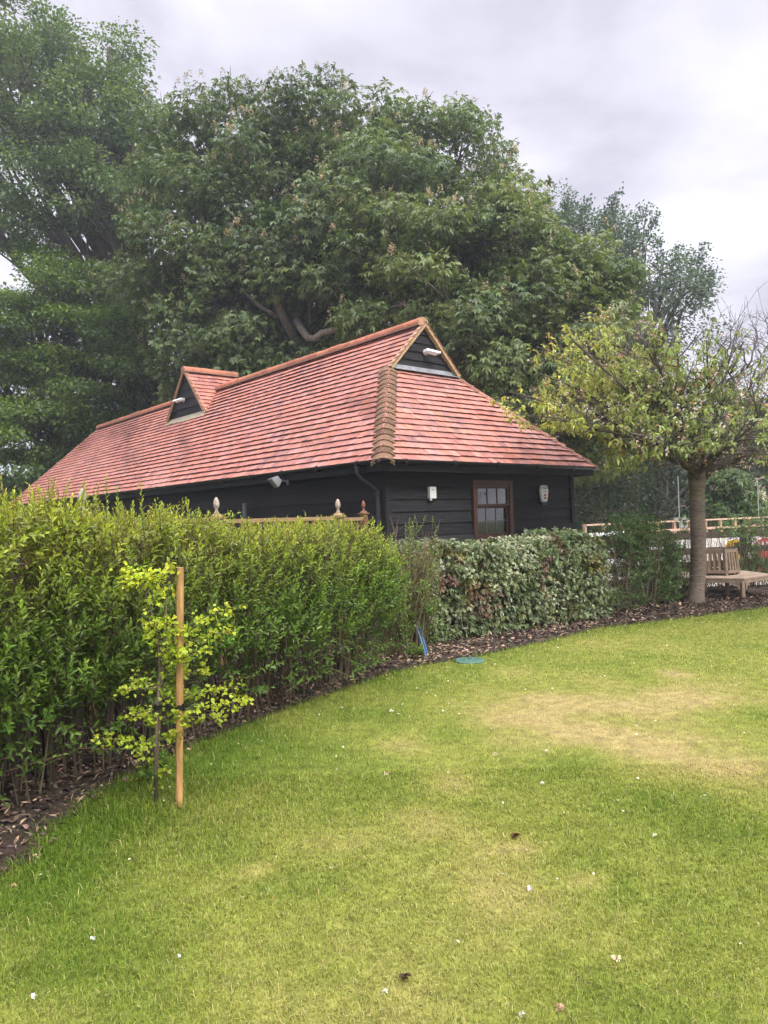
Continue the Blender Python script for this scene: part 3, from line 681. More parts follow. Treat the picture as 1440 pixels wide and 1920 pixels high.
# ------------------------------------------------------------------ things fixed to the barn
def thing(name, label, cat, base, group=None): return empty(name, label, cat, tuple(np.asarray(base, float)), group)
WHT = (.80, .80, .80)
def cctv(base, axis, out, label):
    """bullet camera on a wall arm: base on the wall, axis = where it looks"""
    r = thing('security_camera', label, 'security camera', base, 'bullet cameras on the gablets')
    b = MB(); b.tube([base, base + out * .03], .055, 16, WHT); b.build('mount', M_white, r, base=base)
    k = base + out * .085; am = MB(); am.tube([base + out * .02, base + out * .06, k], [.03, .028, .022], 10, WHT); am.build('arm', M_white, r, base=base)
    bd = MB(); ax = unit(axis); s = k - ax * .02
    bd.tube([s - ax * .04, s, s + ax * .18, s + ax * .19], [.03, .045, .045, .038], 14, WHT); o = bd.build('body', M_white, r, base=base)
    hd = MB(); sd = unit(np.cross(ax, Zv)); up = np.cross(sd, ax)
    th = np.linspace(.1, pi - .1, 9)
    v = [q + sd * cos(t) * .058 + up * (sin(t) * .052) for q in (s - ax * .02, s + ax * .25) for t in th]
    v2 = [q + sd * cos(t) * .062 + up * (sin(t) * .056) for q in (s - ax * .02, s + ax * .25) for t in th]
    m_ = 9; hd.add(v + v2, [(i, i + 1, m_ + i + 1, m_ + i) for i in range(8)] + [(2 * m_ + i, 3 * m_ + i, 3 * m_ + i + 1, 2 * m_ + i + 1) for i in range(8)] + [(m_ + i, m_ + i + 1, 3 * m_ + i + 1, 3 * m_ + i) for i in range(8)], WHT)
    hd.build('hood', M_white, r, base=base)
    ln = MB(); ln.tube([s + ax * .191, s + ax * .194], .036, 12, (.02, .02, .022)); ln.build('lens', M_blackp, r, base=base)
cctv(hp(2.72, A0 - .06, 4.70), HV * .85 - HU * .45 - Zv * .22, -HU, 'white bullet camera on the front gablet above the window wall')
cctv(hp(DS - .045, DA + .12, 4.98), HU * .8 - HV * .5 - Zv * .2, -HV, 'white bullet camera on the roof dormer gablet facing the hedge')

b0 = hp(1.25, OV - .037, 1.97)
sn = thing('alarm_sensor', 'small white sensor box on the black wall between downpipe and window', 'sensor', b0)
q = MB(); q.box((1.19, OV - .09, 1.885), (1.33, OV - .034, 2.07), WHT, HM); q.build('casing', M_white, sn, base=b0)
q = MB(); q.box((1.235, OV - .0925, 2.02), (1.285, OV - .0905, 2.03), (.12, .12, .13), HM); q.build('marking', M_blackp, sn, base=b0)
q = MB(); th = np.linspace(-pi / 2, pi / 2, 6); q.lathe([(.001, -.03)] + [(.024 * cos(t), -.006 + .024 * sin(t)) for t in th], hp(1.225, OV - .065, 1.872), 10, WHT); q.build('sensor_eye', M_white, sn, smooth=True, base=b0)

b0 = hp(4.10, OV - .037, 1.95)
al = thing('alarm_box', 'white six-sided alarm bell box with red roundel beside the window', 'alarm box', b0)
def hexplate(mb, s0, z0_, sc, a0, a1, col):
    pr = [(-.075, .145), (.075, .145), (.115, .05), (.07, -.16), (-.07, -.16), (-.115, .05)]
    v = HM(np.array([(s0 + x * sc, a0, z0_ + y * sc) for x, y in pr] + [(s0 + x * sc * .93, a1, z0_ + y * sc * .95) for x, y in pr]))
    mb.add(v, [tuple(range(6)), tuple(range(6, 12))[::-1]] + [(i, 6 + i, 6 + (i + 1) % 6, (i + 1) % 6) for i in range(6)], col)
q = MB(); hexplate(q, 4.095, 1.945, 1.14, OV - .035, OV - .075, (.018, .018, .02)); q.build('back_box', M_blackp, al, base=b0)
q = MB(); hexplate(q, 4.10, 1.965, 1.0, OV - .076, OV - .115, (.88, .88, .88)); q.build('cover', M_white, al, base=b0)
q = MB(); q.box((4.03, OV - .105, 1.745), (4.17, OV - .076, 1.80), (.02, .03, .07), HM); q.build('strobe', M_blackp, al, base=b0)
def text_mesh(body, size, s0, z0_, a_, col, name, parent, base):
    cu_ = bpy.data.curves.new('lettering', 'FONT'); cu_.body = body; cu_.size = size; cu_.align_x = 'CENTER'; cu_.extrude = .0008; cu_.offset = size * .02
    o = bpy.data.objects.new('lettering_src', cu_); COL.objects.link(o)
    dg = bpy.context.evaluated_depsgraph_get(); me = bpy.data.meshes.new_from_object(o.evaluated_get(dg)); bpy.data.objects.remove(o)
    v = np.array([q_.co[:] for q_ in me.vertices]); f = [tuple(p_.vertices) for p_ in me.polygons]
    mb = MB(); mb.add(HM(np.stack([s0 + v[:, 0], a_ - v[:, 2], z0_ + v[:, 1]], 1)), f, col); bpy.data.meshes.remove(me)
    return mb.build(name, M_paint, parent, base=base)
text_mesh('ACS', .065, 4.10, 2.04, OV - .1165, (.03, .035, .04), 'lettering', al, b0)
ro = MB(); th = np.arange(20) * 2 * pi / 20
ro.add(HM(np.array([(4.10 + .04 * cos(t), OV - .1165, 1.90 + .05 * sin(t)) for t in th])), [tuple(range(20))], (.42, .03, .035))
ro.add(HM(np.array([(4.10 + x, OV - .1185, 1.90 + y) for x, y in ((-.036, -.013), (.036, -.013), (.036, .013), (-.036, .013))])), [(0, 1, 2, 3)], (.8, .75, .74))
ro.box((4.05, OV - .1165, 1.985), (4.15, OV - .1158, 1.998), (.35, .35, .42), HM)
ro.build('roundel', M_paint, al, base=b0)

# floodlight under the long eave
b0 = hp(-.0, 3.0, 2.30)
c0 = P(517, 902, 1); dvec = c0 - CAM; t_ = ((hp(-.16, 0, 0) - CAM) @ HV) / (dvec @ HV); fc = CAM + dvec * t_; b0 = fc
fl_ = thing('floodlight', 'grey floodlight hanging under the long eave, glass tilted down', 'floodlight', b0)
ax = unit(-HV * .75 - Zv * .62 + HU * .25); sx = unit(np.cross(ax, Zv)); uy = np.cross(sx, ax)
q = MB(); v = [fc + ax * a + sx * x * k + uy * y * k for a, k in ((.07, 1), (.05, 1.05), (-.07, .62)) for x, y in ((-.13, -.09), (.13, -.09), (.13, .09), (-.13, .09))]
q.add(v, [(8, 11, 10, 9)] + [(r_ * 4 + i, r_ * 4 + (i + 1) % 4, r_ * 4 + 4 + (i + 1) % 4, r_ * 4 + 4 + i) for r_ in (0, 1) for i in range(4)], (.36, .37, .38)); q.build('housing', M_metal, fl_, base=b0)
q = MB(); q.add([fc + ax * .062 + sx * x + uy * y for x, y in ((-.115, -.075), (.115, -.075), (.115, .075), (-.115, .075))], [(0, 1, 2, 3)], (.42, .38, .28)); q.build('lens', M_metal, fl_, base=b0)
q = MB(); q.bar(fc - ax * .05, fc + HV * .20 - HU * .12 - Zv * .02, .03, .03, (.10, .10, .11)); q.tube([fc + HV * .17 - HU * .12 - Zv * .07, fc + HV * .17 - HU * .12 + Zv * .02], .04, 10, (.09, .09, .1)); q.build('bracket', M_metal, fl_, base=b0)

# ------------------------------------------------------------------ garden fence behind the privet
posts = [(P(154, 910, 5.75), 1.0, (.42, .38, .33)), (P(405, 928, 7.9), 1.0, (.44, .37, .30)), (P(633, 932, 9.4), 1.0, (.44, .36, .28)), (P(681, 936, 10.1), .8, (.24, .12, .07))]
f0 = posts[1][0] * [1, 1, 0]
fe = thing('garden_fence', 'timber trellis fence with acorn finials between the privet hedge and the barn', 'fence', f0)
WD = np.array((.38, .24, .13))
prev = None
for (tp, sc, fc_) in posts:
    x, y, zt = tp; pc = WD if sc == 1.0 else np.array((.22, .115, .065)); hw = .055 * sc
    q = MB(); d = unit(posts[2][0] * [1, 1, 0] - posts[1][0] * [1, 1, 0]); sd = np.array([d[1], -d[0], 0])
    q.bar((x, y, -.02), (x, y, zt - .26 * sc), 2 * hw, 2 * hw, pc, up=d, bev=.008); po = q.build('post', M_wood, fe, base=f0)
    q = MB(); q.bar((x, y, zt - .26 * sc), (x, y, zt - .235 * sc), 2.9 * hw, 2.9 * hw, pc * .9, up=d, bev=.01)
    q.lathe([(.07 * sc, zt - .235 * sc), (.045 * sc, zt - .205 * sc), (.0, zt - .2 * sc)], (x, y, 0), 12, pc * .9); q.build('post_cap', M_wood, po, base=f0)
    q = MB(); z0_ = zt - .205 * sc
    pr = [(.03, 0), (.034, .012), (.022, .03), (.017, .055), (.026, .068), (.036, .085), (.040, .105), (.038, .135), (.029, .165), (.015, .188), (.002, .198)]
    q.lathe([(a * sc * .85, z0_ + b * sc * .92) for a, b in pr], (x, y, 0), 14, fc_); q.build('finial', M_stone, po, smooth=True, base=f0)
ext = [posts[0][0] + unit(posts[0][0] - posts[1][0]) * 2.2] + [p_[0] for p_ in posts]
for a, b in zip(ext[:-1], ext[1:]):
    a, b = np.array(a), np.array(b); zt = min(a[2], b[2]) - .27; d = unit((b - a) * [1, 1, 0]); a2 = a * [1, 1, 0] + d * .06; b2 = b * [1, 1, 0] - d * .06
    q = MB(); q.bar(a2 + Zv * zt, b2 + Zv * zt, .05, .045, WD); q.build('rail', M_wood, fe, base=f0)
    q = MB(); q.bar(a2 + Zv * (zt - .32), b2 + Zv * (zt - .32), .045, .04, WD * .9); q.build('rail', M_wood, fe, base=f0)
    q = MB(); L = np.linalg.norm(b2 - a2); n_ = int(L / .13)
    for k in range(1, n_):
        p_ = a2 + (b2 - a2) * k / n_; q.bar(p_ + Zv * (zt - .3), p_ + Zv * (zt - .022), .018, .03, WD * .85, up=d)
    n_ = int(L / .15)
    for k in range(n_):
        p_ = a2 + (b2 - a2) * (k + .5) / n_; q.bar(p_ + Zv * .05, p_ + Zv * (zt - .34), .016, .13, np.array((.10, .085, .065)) * rng.uniform(.6, 1.1), up=np.array([d[1], -d[0], 0]))
    q.build('panel', M_wood, fe, base=f0)

# ------------------------------------------------------------------ privet hedge
LIMEA, GRNA, OLVA = np.array((.42, .48, .05)), np.array((.088, .155, .028)), np.array((.18, .20, .05))
hl = np.array([(-3.0, 1.95), (-2.5, 3.08), (-1.98, 4.1), (-1.25, 5.44), (-.40, 6.82), (.05, 7.74), (.09, 7.86)])   # front foot line
seg = np.linalg.norm(np.diff(hl, axis=0), axis=1); cum = np.concatenate([[0], np.cumsum(seg)]); LT = cum[-1]
def along(s):
    x = np.interp(s, cum, hl[:, 0]); y = np.interp(s, cum, hl[:, 1]); e = .05
    dx_ = np.interp(s + e, cum, hl[:, 0]) - np.interp(s - e, cum, hl[:, 0]); dy_ = np.interp(s + e, cum, hl[:, 1]) - np.interp(s - e, cum, hl[:, 1])
    t = unit(np.stack([dx_, dy_], -1)); return np.stack([x, y], -1), t, np.stack([t[..., 1], -t[..., 0]], -1)   # outward = towards the lawn
hb0 = (-1.2, 6.0, 0)
TH = .85
def top_h(s): return 1.50 + .17 * np.exp(-((s - 1.9) / 1.2) ** 2) - .34 * np.exp(-((s - LT) / .42) ** 2) + .04 * np.sin(s * 2.3) - .06 * np.clip(s - 3.9, 0, 1) + .035 * np.sin(s * 5.1 + 1) 
ph = thing('privet_hedge', 'tall loose privet hedge with lime green tips along the left of the lawn', 'hedge', hb0)
fo = MB(); tw = MB()
def hedge_pts(n, dep, zlo, zhi):
    s = rng.uniform(.1, LT, n); p, t, o = along(s); u = rng.uniform(*dep, n); z = rng.uniform(0, 1, n); hh = top_h(s); zz_ = zlo + (zhi - zlo) * z
    bulge = .10 * np.sin(np.clip(zz_ / 1.6, 0, 1) * pi) + .06 * fbm(s, zz_, .5, 4) - .03
    q = p - o * (u - bulge)[:, None]
    return s, q, o, t, zz_ * hh / 1.6, u
# front face shoots
def hcol(s, z, n):
    up_ = np.clip((z - .85) / .6, 0, 1)[:, None] * (.55 + .45 * fbm(s, z, .35, 8))[:, None]
    old = GRNA * (1 - up_) + OLVA * up_; tip = np.array((.165, .275, .038)) * (1 - up_) + LIMEA * up_
    return jit(old, n, .2), jit(tip, n, .18)
dn = lambda s: np.ones_like(s)
for (n, dep, zl, zh, L0, W0, out) in ((2900, (.0, .22), .48, 1.58, .051, .019, 1.0), (1700, (.15, .6), .35, 1.5, .051, .02, .5), (700, (.5, .95), .4, 1.55, .05, .02, -.2)):
    s, q, o, t, z, u = hedge_pts(n, dep, zl, zh)
    k = rng.random(n) < np.clip(-.15 + 2.1 * fbm(s, z * 1.0, .45, 14) - .35 * np.exp(-((z - 1.28) / .16) ** 2) * (s > 3.2) + (z > 1.45), .1, 1) * np.where(s > 3.9, np.clip((z - .3) / .45, .12, 1), 1); s, q, o, z, u, t = s[k], q[k], o[k], z[k], u[k], t[k]; n = len(s)
    ll = rng.uniform(.12, .30, n); d = np.stack([o[:, 0], o[:, 1], 0 * z], 1) * out * rng.uniform(.1, .9, (n, 1)) + np.array([0, 0, 1]) * rng.uniform(.35, 1.2, (n, 1)) + rng.normal(0, .3, (n, 3))
    c0, c1 = hcol(s, z, n)
    shoots(fo, tw, np.concatenate([q, z[:, None]], 1), d, ll, 13, L0, W0, c0, c1, spread=.95)
# top dressing and long leaders
n = 1500; s, q, o, t, z, u = hedge_pts(n, (0, .9), 1.42, 1.62); d = np.array([0, 0, 1.0]) + rng.normal(0, .28, (n, 3)); c0, c1 = jit(OLVA, n), jit(LIMEA, n, .2)
shoots(fo, tw, np.concatenate([q, z[:, None]], 1), d, rng.uniform(.1, .22, n), 13, .045, .016, c0, c1, spread=.75)
n = 150; s = rng.uniform(.2, LT, n) ; k = rng.random(n) < np.where(s < 3.2, 1.0, .55); s = s[k]; n = len(s); p, t, o = along(s); q = p - o * rng.uniform(.05, .8, (n, 1))
ll = rng.uniform(.16, .36, n) * np.where(s < 3.4, 1.1, .75); d = np.array([0, 0, 1.0]) + rng.normal(0, .12, (n, 3))
shoots(fo, tw, np.concatenate([q, (top_h(s) - .03)[:, None]], 1), d, ll, 22, .052, .015, jit(OLVA * 1.2, n), jit(LIMEA, n, .15), spread=.7, tr=.003)
# low sprays hanging in front of the stems
n = 230; s, q, o, t, z, u = hedge_pts(n, (-.06, .25), .2, .55); d = np.stack([o[:, 0], o[:, 1], 0 * z], 1) * .7 + rng.normal(0, .45, (n, 3)) + [0, 0, .35]
shoots(fo, tw, np.concatenate([q, z[:, None]], 1), d, rng.uniform(.1, .25, n), 9, .052, .021, jit(GRNA * .9, n), jit((.13, .24, .035), n), spread=1)
n = 420; s, q, o, t, z, u = hedge_pts(n, (-.08, .05), .6, 1.5); d = np.stack([o[:, 0], o[:, 1], 0 * z], 1) * .35 + [0, 0, .9] + rng.normal(0, .2, (n, 3)); c0, c1 = hcol(s, z, n)
shoots(fo, tw, np.concatenate([q, z[:, None]], 1), d, rng.uniform(.14, .28, n), 15, .058, .02, c0 * 1.15, np.clip(c1 * 1.3, 0, .6), spread=.85)
fo.build('foliage', M_leaf, ph, base=hb0)
# bare stems at the foot, twiggy brown band where it was clipped
st = MB(); n = 620; s = rng.uniform(.05, LT, n); p, t, o = along(s); a = p - o * rng.uniform(.12, .8, (n, 1)); b = a + t * rng.normal(0, .10, (n, 1)) + o * rng.normal(.02, .09, (n, 1)); zt = rng.uniform(.7, 1.5, n)
mid = (a + b) / 2 + rng.normal(0, .035, (n, 2))
A = np.concatenate([a, np.zeros((n, 1))], 1); Mi = np.concatenate([mid, (zt * .45)[:, None]], 1); B = np.concatenate([b, zt[:, None]], 1); rr0 = rng.uniform(.003, .009, n); sc_ = jit((.12, .10, .065), n, .35, .08)
thin_sticks(st, A, Mi, rr0, sc_, .75); thin_sticks(st, Mi, B, rr0 * .75, sc_, .4)
n = 5200; s, q, o, t, z, u = hedge_pts(n, (.02, .7), .75, 1.5); k = rng.random(n) < .25 + .75 * np.exp(-((z - 1.25) / .22) ** 2) * np.clip((s - 2.2) / 1.5, .25, 1); q, o, z = q[k], o[k], z[k]; n = len(z)
a = np.concatenate([q, z[:, None]], 1); d = np.stack([o[:, 0] * .3, o[:, 1] * .3, np.ones(n)], 1) + rng.normal(0, .38, (n, 3)); thin_sticks(st, a, a + unit(d) * rng.uniform(.12, .34, (n, 1)), .0022, jit((.19, .125, .08), n, .35, .1))
st.build('stem', M_twig, ph, base=hb0)['kind'] = 'stuff'
tw.build('twig', M_twig, ph, base=hb0)['kind'] = 'stuff'

# wispy straggling privet between the hedge end and the laurel
wb0 = (.2, 8.5, 0)
ws = thing('straggly_shrub', 'thin straggling privet with bare twigs between the tall hedge and the variegated hedge', 'shrub', wb0)
fo = MB(); tw = MB(); st = MB()
n = 110; a = np.stack([rng.uniform(-.05, .42, n), rng.uniform(8.2, 8.85, n), np.zeros(n)], 1); lean = np.stack([rng.normal(.04, .16, n), rng.normal(.1, .12, n), np.ones(n)], 1); hh = rng.uniform(.6, 1.5, n)
b = a + lean * hh[:, None]; thin_sticks(st, a, b, rng.uniform(.003, .008, n), (.17, .12, .08), .4)
n = 620; i_ = rng.integers(0, 110, n); tt = rng.uniform(.15, .95, n)[:, None]; q = a[i_] + (b - a)[i_] * tt + rng.normal(0, .07, (n, 3)); k = (q[:, 2] < 1.16) | (rng.random(n) < .25); q = q[k]; n = len(q)
d = np.array([0, -.25, .8]) + rng.normal(0, .5, (n, 3)); upz = np.clip(q[:, 2:] / 1.2, 0, 1)
shoots(fo, tw, q, d, rng.uniform(.1, .24, n), 9, .045, .017, jit(GRNA * 1.05, n), jit(np.array((.13, .27, .04)) * (1 - upz) + np.array((.24, .32, .06)) * upz, n), spread=.95)
n = 700; i_ = rng.integers(0, 110, n); tt = rng.uniform(.4, 1, n)[:, None]; q = a[i_] + (b - a)[i_] * tt; d = rng.normal(0, .5, (n, 3)) + [0, 0, .9]; thin_sticks(st, q, q + unit(d) * rng.uniform(.1, .3, (n, 1)), .002, jit((.22, .15, .10), n, .3))
# one taller green spire
n = 26; q = np.stack([rng.normal(.30, .1, n), rng.normal(8.75, .08, n), rng.uniform(1.1, 1.5, n)], 1); d = rng.normal(0, .35, (n, 3)) + [.05, 0, 1]
shoots(fo, tw, q, d, rng.uniform(.1, .2, n), 11, .04, .016, jit((.12, .19, .05), n), jit((.25, .33, .09), n), spread=.9)
fo.build('foliage', M_leaf, ws, base=wb0); st.build('stem', M_twig, ws, base=wb0)['kind'] = 'stuff'; tw.build('twig', M_twig, ws, base=wb0)['kind'] = 'stuff'

# ------------------------------------------------------------------ variegated clipped hedge under the window
lb0 = (1.9, 10.2, 0)
lh = thing('clipped_hedge', 'dense clipped hedge of mixed dark, red and cream leaves under the barn window', 'hedge', lb0)
La, Lb = np.array([.56, 8.92]), np.array([3.16, 10.67]); Lt = unit(Lb - La); Lo = np.array([Lt[1], -Lt[0]]); LL = np.linalg.norm(Lb - La)
fo = MB(); tw = MB()
def lpts(n):
    f = rng.random(n); s = rng.uniform(-.05, LL + .1, n); u = np.zeros(n); z = np.zeros(n); nrm = np.zeros((n, 3))
    fr_ = f < .66; tp_ = (f >= .66) & (f < .9); en = f >= .9
    hh = 1.19 + .05 * np.sin(s * 3 + .5) + .04 * np.sin(s * 7.7) + .02 * s
    z[fr_] = rng.uniform(.05, 1, fr_.sum()) * hh[fr_]; u[fr_] = rng.uniform(-.06, .16, fr_.sum())
    z[tp_] = hh[tp_] - rng.uniform(-.03, .12, tp_.sum()); u[tp_] = rng.uniform(0, 1.0, tp_.sum())
    z[en] = rng.uniform(.05, 1, en.sum()) * hh[en]; u[en] = rng.uniform(0, .9, en.sum()); s[en] = LL + rng.uniform(-.06, .14, en.sum())
    # rounded shoulders and undulation
    rn = np.clip((z / hh - .78) / .22, 0, 1) ** 2 * .16; u = u + np.where(fr_, rn, 0) - .09 * (fbm(s, z, .55, 40) - .5)
    s = s - np.where(en, rn, 0)
    nrm[fr_] = [Lo[0], Lo[1], .25]; nrm[tp_] = [Lo[0] * .3, Lo[1] * .3, 1]; nrm[en] = [Lt[0], Lt[1], .3]
    q = La + Lt * s[:, None] - Lo * u[:, None]
    return s, z, np.concatenate([q, z[:, None]], 1), nrm, f
n = 8200; s, z, q, nrm, f = lpts(n)
cn = fbm(s, z, .34, 51, 3); cr_ = fbm(s + 9, z, .42, 61, 3)
base_c = np.tile(np.array((.135, .178, .075)), (n, 1)); base_c[cn > .42] = (.17, .21, .09)
right = np.clip((s - 2.1) / .5, 0, 1); 
wh = (cn > .585) & (rng.random(n) < .75 - .45 * right) | ((s > LL - .1) & (z < .95) & (rng.random(n) < .4)) ; rd = (cr_ > .66) & (s < 2.3) & (rng.random(n) < .6); ol = (fbm(s + 3, z, .3, 71) > .62) & ~wh
base_c[ol] = (.17, .165, .05); base_c[rd] = (.17, .10, .07); base_c[wh] = (.43, .47, .31)
d = nrm * .55 + rng.normal(0, .42, (n, 3)) + np.array([0, 0, -.12]); ln_ = np.where(wh, .037, .068) * rng.uniform(.75, 1.25, n)
add_palmate(fo, q, d, nrm + rng.normal(0, .3, (n, 3)), ln_, ln_ * .5, jit(base_c, n, .22, .06), nl=4, spread=1.3, droop=.25, lance=True)
# inner shade leaves so the mass reads solid
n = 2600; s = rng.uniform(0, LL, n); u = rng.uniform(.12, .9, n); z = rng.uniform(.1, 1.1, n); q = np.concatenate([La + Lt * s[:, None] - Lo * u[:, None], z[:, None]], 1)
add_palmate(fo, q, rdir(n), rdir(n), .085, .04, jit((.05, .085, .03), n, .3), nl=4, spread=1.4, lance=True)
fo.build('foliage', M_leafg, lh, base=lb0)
st = MB(); n = 260; s = rng.uniform(0, LL, n); a = np.concatenate([La + Lt * s[:, None] - Lo * rng.uniform(.15, .8, (n, 1)), np.zeros((n, 1))], 1); b = a + np.stack([rng.normal(0, .15, n), rng.normal(0, .15, n), rng.uniform(.5, 1.1, n)], 1); thin_sticks(st, a, b, rng.uniform(.005, .012, n), (.10, .07, .05))
st.build('stem', M_twig, lh, base=lb0)['kind'] = 'stuff'

# ------------------------------------------------------------------ open hedge along the arena fence
def loose_hedge(label, A, B, hh, dens, base, thick=.5, green=(.095, .165, .055), holes=None, seed=3, zlo=.1, bare=1.0):
    h = thing('loose_hedge', label, 'hedge', base); A, B = np.array(A), np.array(B); t = unit(B - A); o = np.array([t[1], -t[0]]); L = np.linalg.norm(B - A)
    fo = MB(); tw = MB(); st = MB(); n = int(dens * L)
    s = rng.uniform(0, L, n); z = rng.uniform(zlo, 1, n) * hh(s); u = rng.uniform(0, thick, n)
    k = fbm(s, z, .38, seed) > (.36 if holes is None else holes(s, z)); s, z, u = s[k], z[k], u[k]; n = len(s)
    q = np.concatenate([A + t * s[:, None] - o * u[:, None], z[:, None]], 1); d = rng.normal(0, .55, (n, 3)) + np.array([o[0] * .3, o[1] * .3, .5])
    shoots(fo, tw, q, d, rng.uniform(.1, .24, n), 10, .045, .024, jit(green, n, .25), jit(np.array(green) * 1.7, n, .25), spread=1, tr=.003)
    m_ = int(55 * L * bare); s = rng.uniform(0, L, m_); a = np.concatenate([A + t * s[:, None] - o * rng.uniform(.05, thick, (m_, 1)), np.zeros((m_, 1))], 1); b = a + np.stack([rng.normal(0, .22, m_), rng.normal(0, .15, m_), hh(s) * rng.uniform(.5, .98, m_)], 1)
    mi = (a + b) / 2 + rng.normal(0, .06, (m_, 3)); r_ = rng.uniform(.004, .012, m_); thin_sticks(st, a, mi, r_, (.13, .10, .075), .75); thin_sticks(st, mi, b, r_ * .75, (.13, .10, .075), .4)
    q = mi + (b - mi) * rng.random((m_, 1)); thin_sticks(st, q, q + rng.normal(0, .22, (m_, 3)), .003, (.15, .11, .08), .4)
    fo.build('foliage', M_leaf, h, base=base); st.build('stem', M_twig, h, base=base)['kind'] = 'stuff'; tw.build('twig', M_twig, h, base=base)['kind'] = 'stuff'
h1a, h1b = G(1118, 1166)[:2], G(1292, 1138)[:2] + np.array([.12, .25])
def hh1(s): return 1.36 - .2 * np.exp(-((s - 2.3) / .3) ** 2) + .10 * np.sin(s * 2.6 + 4.3) + .1 * np.exp(-((s - .55) / .16) ** 2) - .48 * np.exp(-((s - .22) / .36) ** 2)
def hol1(s, z): return .35 + .9 * np.exp(-((s - .42) / .46) ** 2 - ((z - .86) / .40) ** 2) + .12 * np.exp(-((s - 1.55) / .5) ** 2 - ((z - .35) / .25) ** 2)
loose_hedge('dark open hedge with gaps between the variegated hedge and the cherry trunk', h1a, h1b, hh1, 1050, (4.0, 11.6, 0), holes=hol1, thick=.55)
h2a, h2b = G(1318, 1124)[:2] + np.array([.1, .9]), np.array([9.6, 14.7])
def hh2(s): return 1.36 + .08 * np.sin(s * 3.1) + .12 * np.clip(s - 1.2, 0, 1)
def hol2(s, z): return .505 + .16 * np.exp(-((z - .6) / .35) ** 2) * np.exp(-((s - .5) / .8) ** 2) - .05 * (s > 1.3)
loose_hedge('sparse see-through hedge with bare stems behind the tree seat', h2a, h2b, hh2, 760, (6.5, 13.2, 0), holes=hol2, seed=8, thick=.5, bare=1.2)
# young bright shoots at the foot of the hedges
for i_, (px, py, hgt, lab) in enumerate(((1120, 1165, .32, 'small bright green seedling at the right foot of the variegated hedge'), (783, 1238, .18, 'tiny yellow green seedling beside the blue pipe'), (298, 1460, .16, 'small glossy green shoot standing in the bark by the sapling'))):
    b0 = G(px, py); r = thing('seedling', lab, 'seedling', b0); fo = MB(); tw = MB(); n = 16
    q = b0 + np.stack([rng.normal(0, .05, n), rng.normal(0, .05, n), rng.uniform(.02, hgt * .5, n)], 1); shoots(fo, tw, q, rng.normal(0, .35, (n, 3)) + [0, 0, 1], np.full(n, hgt * .6), 8, .05 if i_ == 0 else .04, .022, jit((.09, .18, .03), n), jit((.17, .30, .04), n))
    fo.build('foliage', M_leaf, r, base=b0); tw.build('twig', M_twig, r, base=b0)

# ------------------------------------------------------------------ sapling, cane, stake and tie
DS_ = 4.15
def SP(px, py, d=DS_): return P(px, py, d)
sb = G(292, 1511); sb[2] = 0
D0 = sb[1]
sp_ = thing('sapling', 'young yellow-leaved sapling tied to a round stake', 'sapling', sb)
tk = MB(); tp = np.array([SP(293, 1512, D0), SP(291, 1414, D0 - .01), SP(296, 1315, D0 - .02), SP(300, 1259, D0), SP(297, 1210, D0), SP(292, 1177, D0), SP(281, 1138, D0), SP(272, 1110, D0 + .02), SP(262, 1085, D0 + .02), SP(252, 1068, D0 + .03)])
tk.tube(tp, [.012, .010, .009, .008, .007, .006, .0055, .005, .0035, .002], 8, (.16, .13, .10)); tk.build('trunk', M_bark, sp_, smooth=True, base=sb)
fo = MB(); tw = MB()
BR_ = [  # (from px, to px, leaves, depth offset end, bright)
    ((297, 1215), (370, 1150), (441, 1138), 30, -.1, 1.0), ((297, 1225), (360, 1195), (437, 1183), 30, .06, .9), ((299, 1250), (340, 1235), (393, 1215), 22, -.14, .8),
    ((296, 1310), (370, 1300), (452, 1288), 36, .08, .75), ((295, 1335), (390, 1330), (463, 1311), 34, -.05, .85), ((294, 1340), (360, 1345), (420, 1345), 24, .12, .6),
    ((292, 1400), (235, 1385), (176, 1384), 30, -.12, .8), ((293, 1380), (255, 1395), (262, 1430), 16, -.1, .5), ((297, 1290), (255, 1290), (230, 1294), 16, -.12, .7), ((297, 1290), (268, 1280), (256, 1262), 14, .1, .65),
    ((296, 1330), (260, 1335), (244, 1340), 16, -.1, .65), ((292, 1177), (310, 1160), (333, 1180), 26, -.1, .95), ((281, 1138), (290, 1120), (315, 1105), 18, -.02, 1.1), ((272, 1110), (290, 1080), (322, 1066), 22, -.05, 1.2),
    ((262, 1085), (248, 1080), (236, 1098), 20, -.06, 1.2), ((256, 1075), (240, 1070), (232, 1070), 18, 0, 1.25), ((262, 1090), (275, 1075), (290, 1082), 20, -.05, 1.2), ((297, 1215), (280, 1200), (278, 1165), 22, -.08, .95),
    ((293, 1390), (320, 1385), (340, 1370), 18, -.08, .55), ((292, 1430), (300, 1440), (306, 1448), 10, -.05, .5), ((299, 1255), (330, 1270), (352, 1262), 26, .1, .6), ((298, 1240), (320, 1215), (352, 1228), 30, -.1, .85),
    ((296, 1320), (330, 1325), (352, 1352), 22, -.06, .55), ((297, 1300), (320, 1290), (340, 1300), 22, .1, .6), ((296, 1350), (285, 1352), (278, 1345), 12, -.06, .6), ((293, 1470), (288, 1472), (284, 1476), 5, 0, .5), ((298, 1270), (372, 1265), (390, 1250), 14, .1, .7), ((299, 1235), (345, 1190), (380, 1165), 18, .02, .95)]
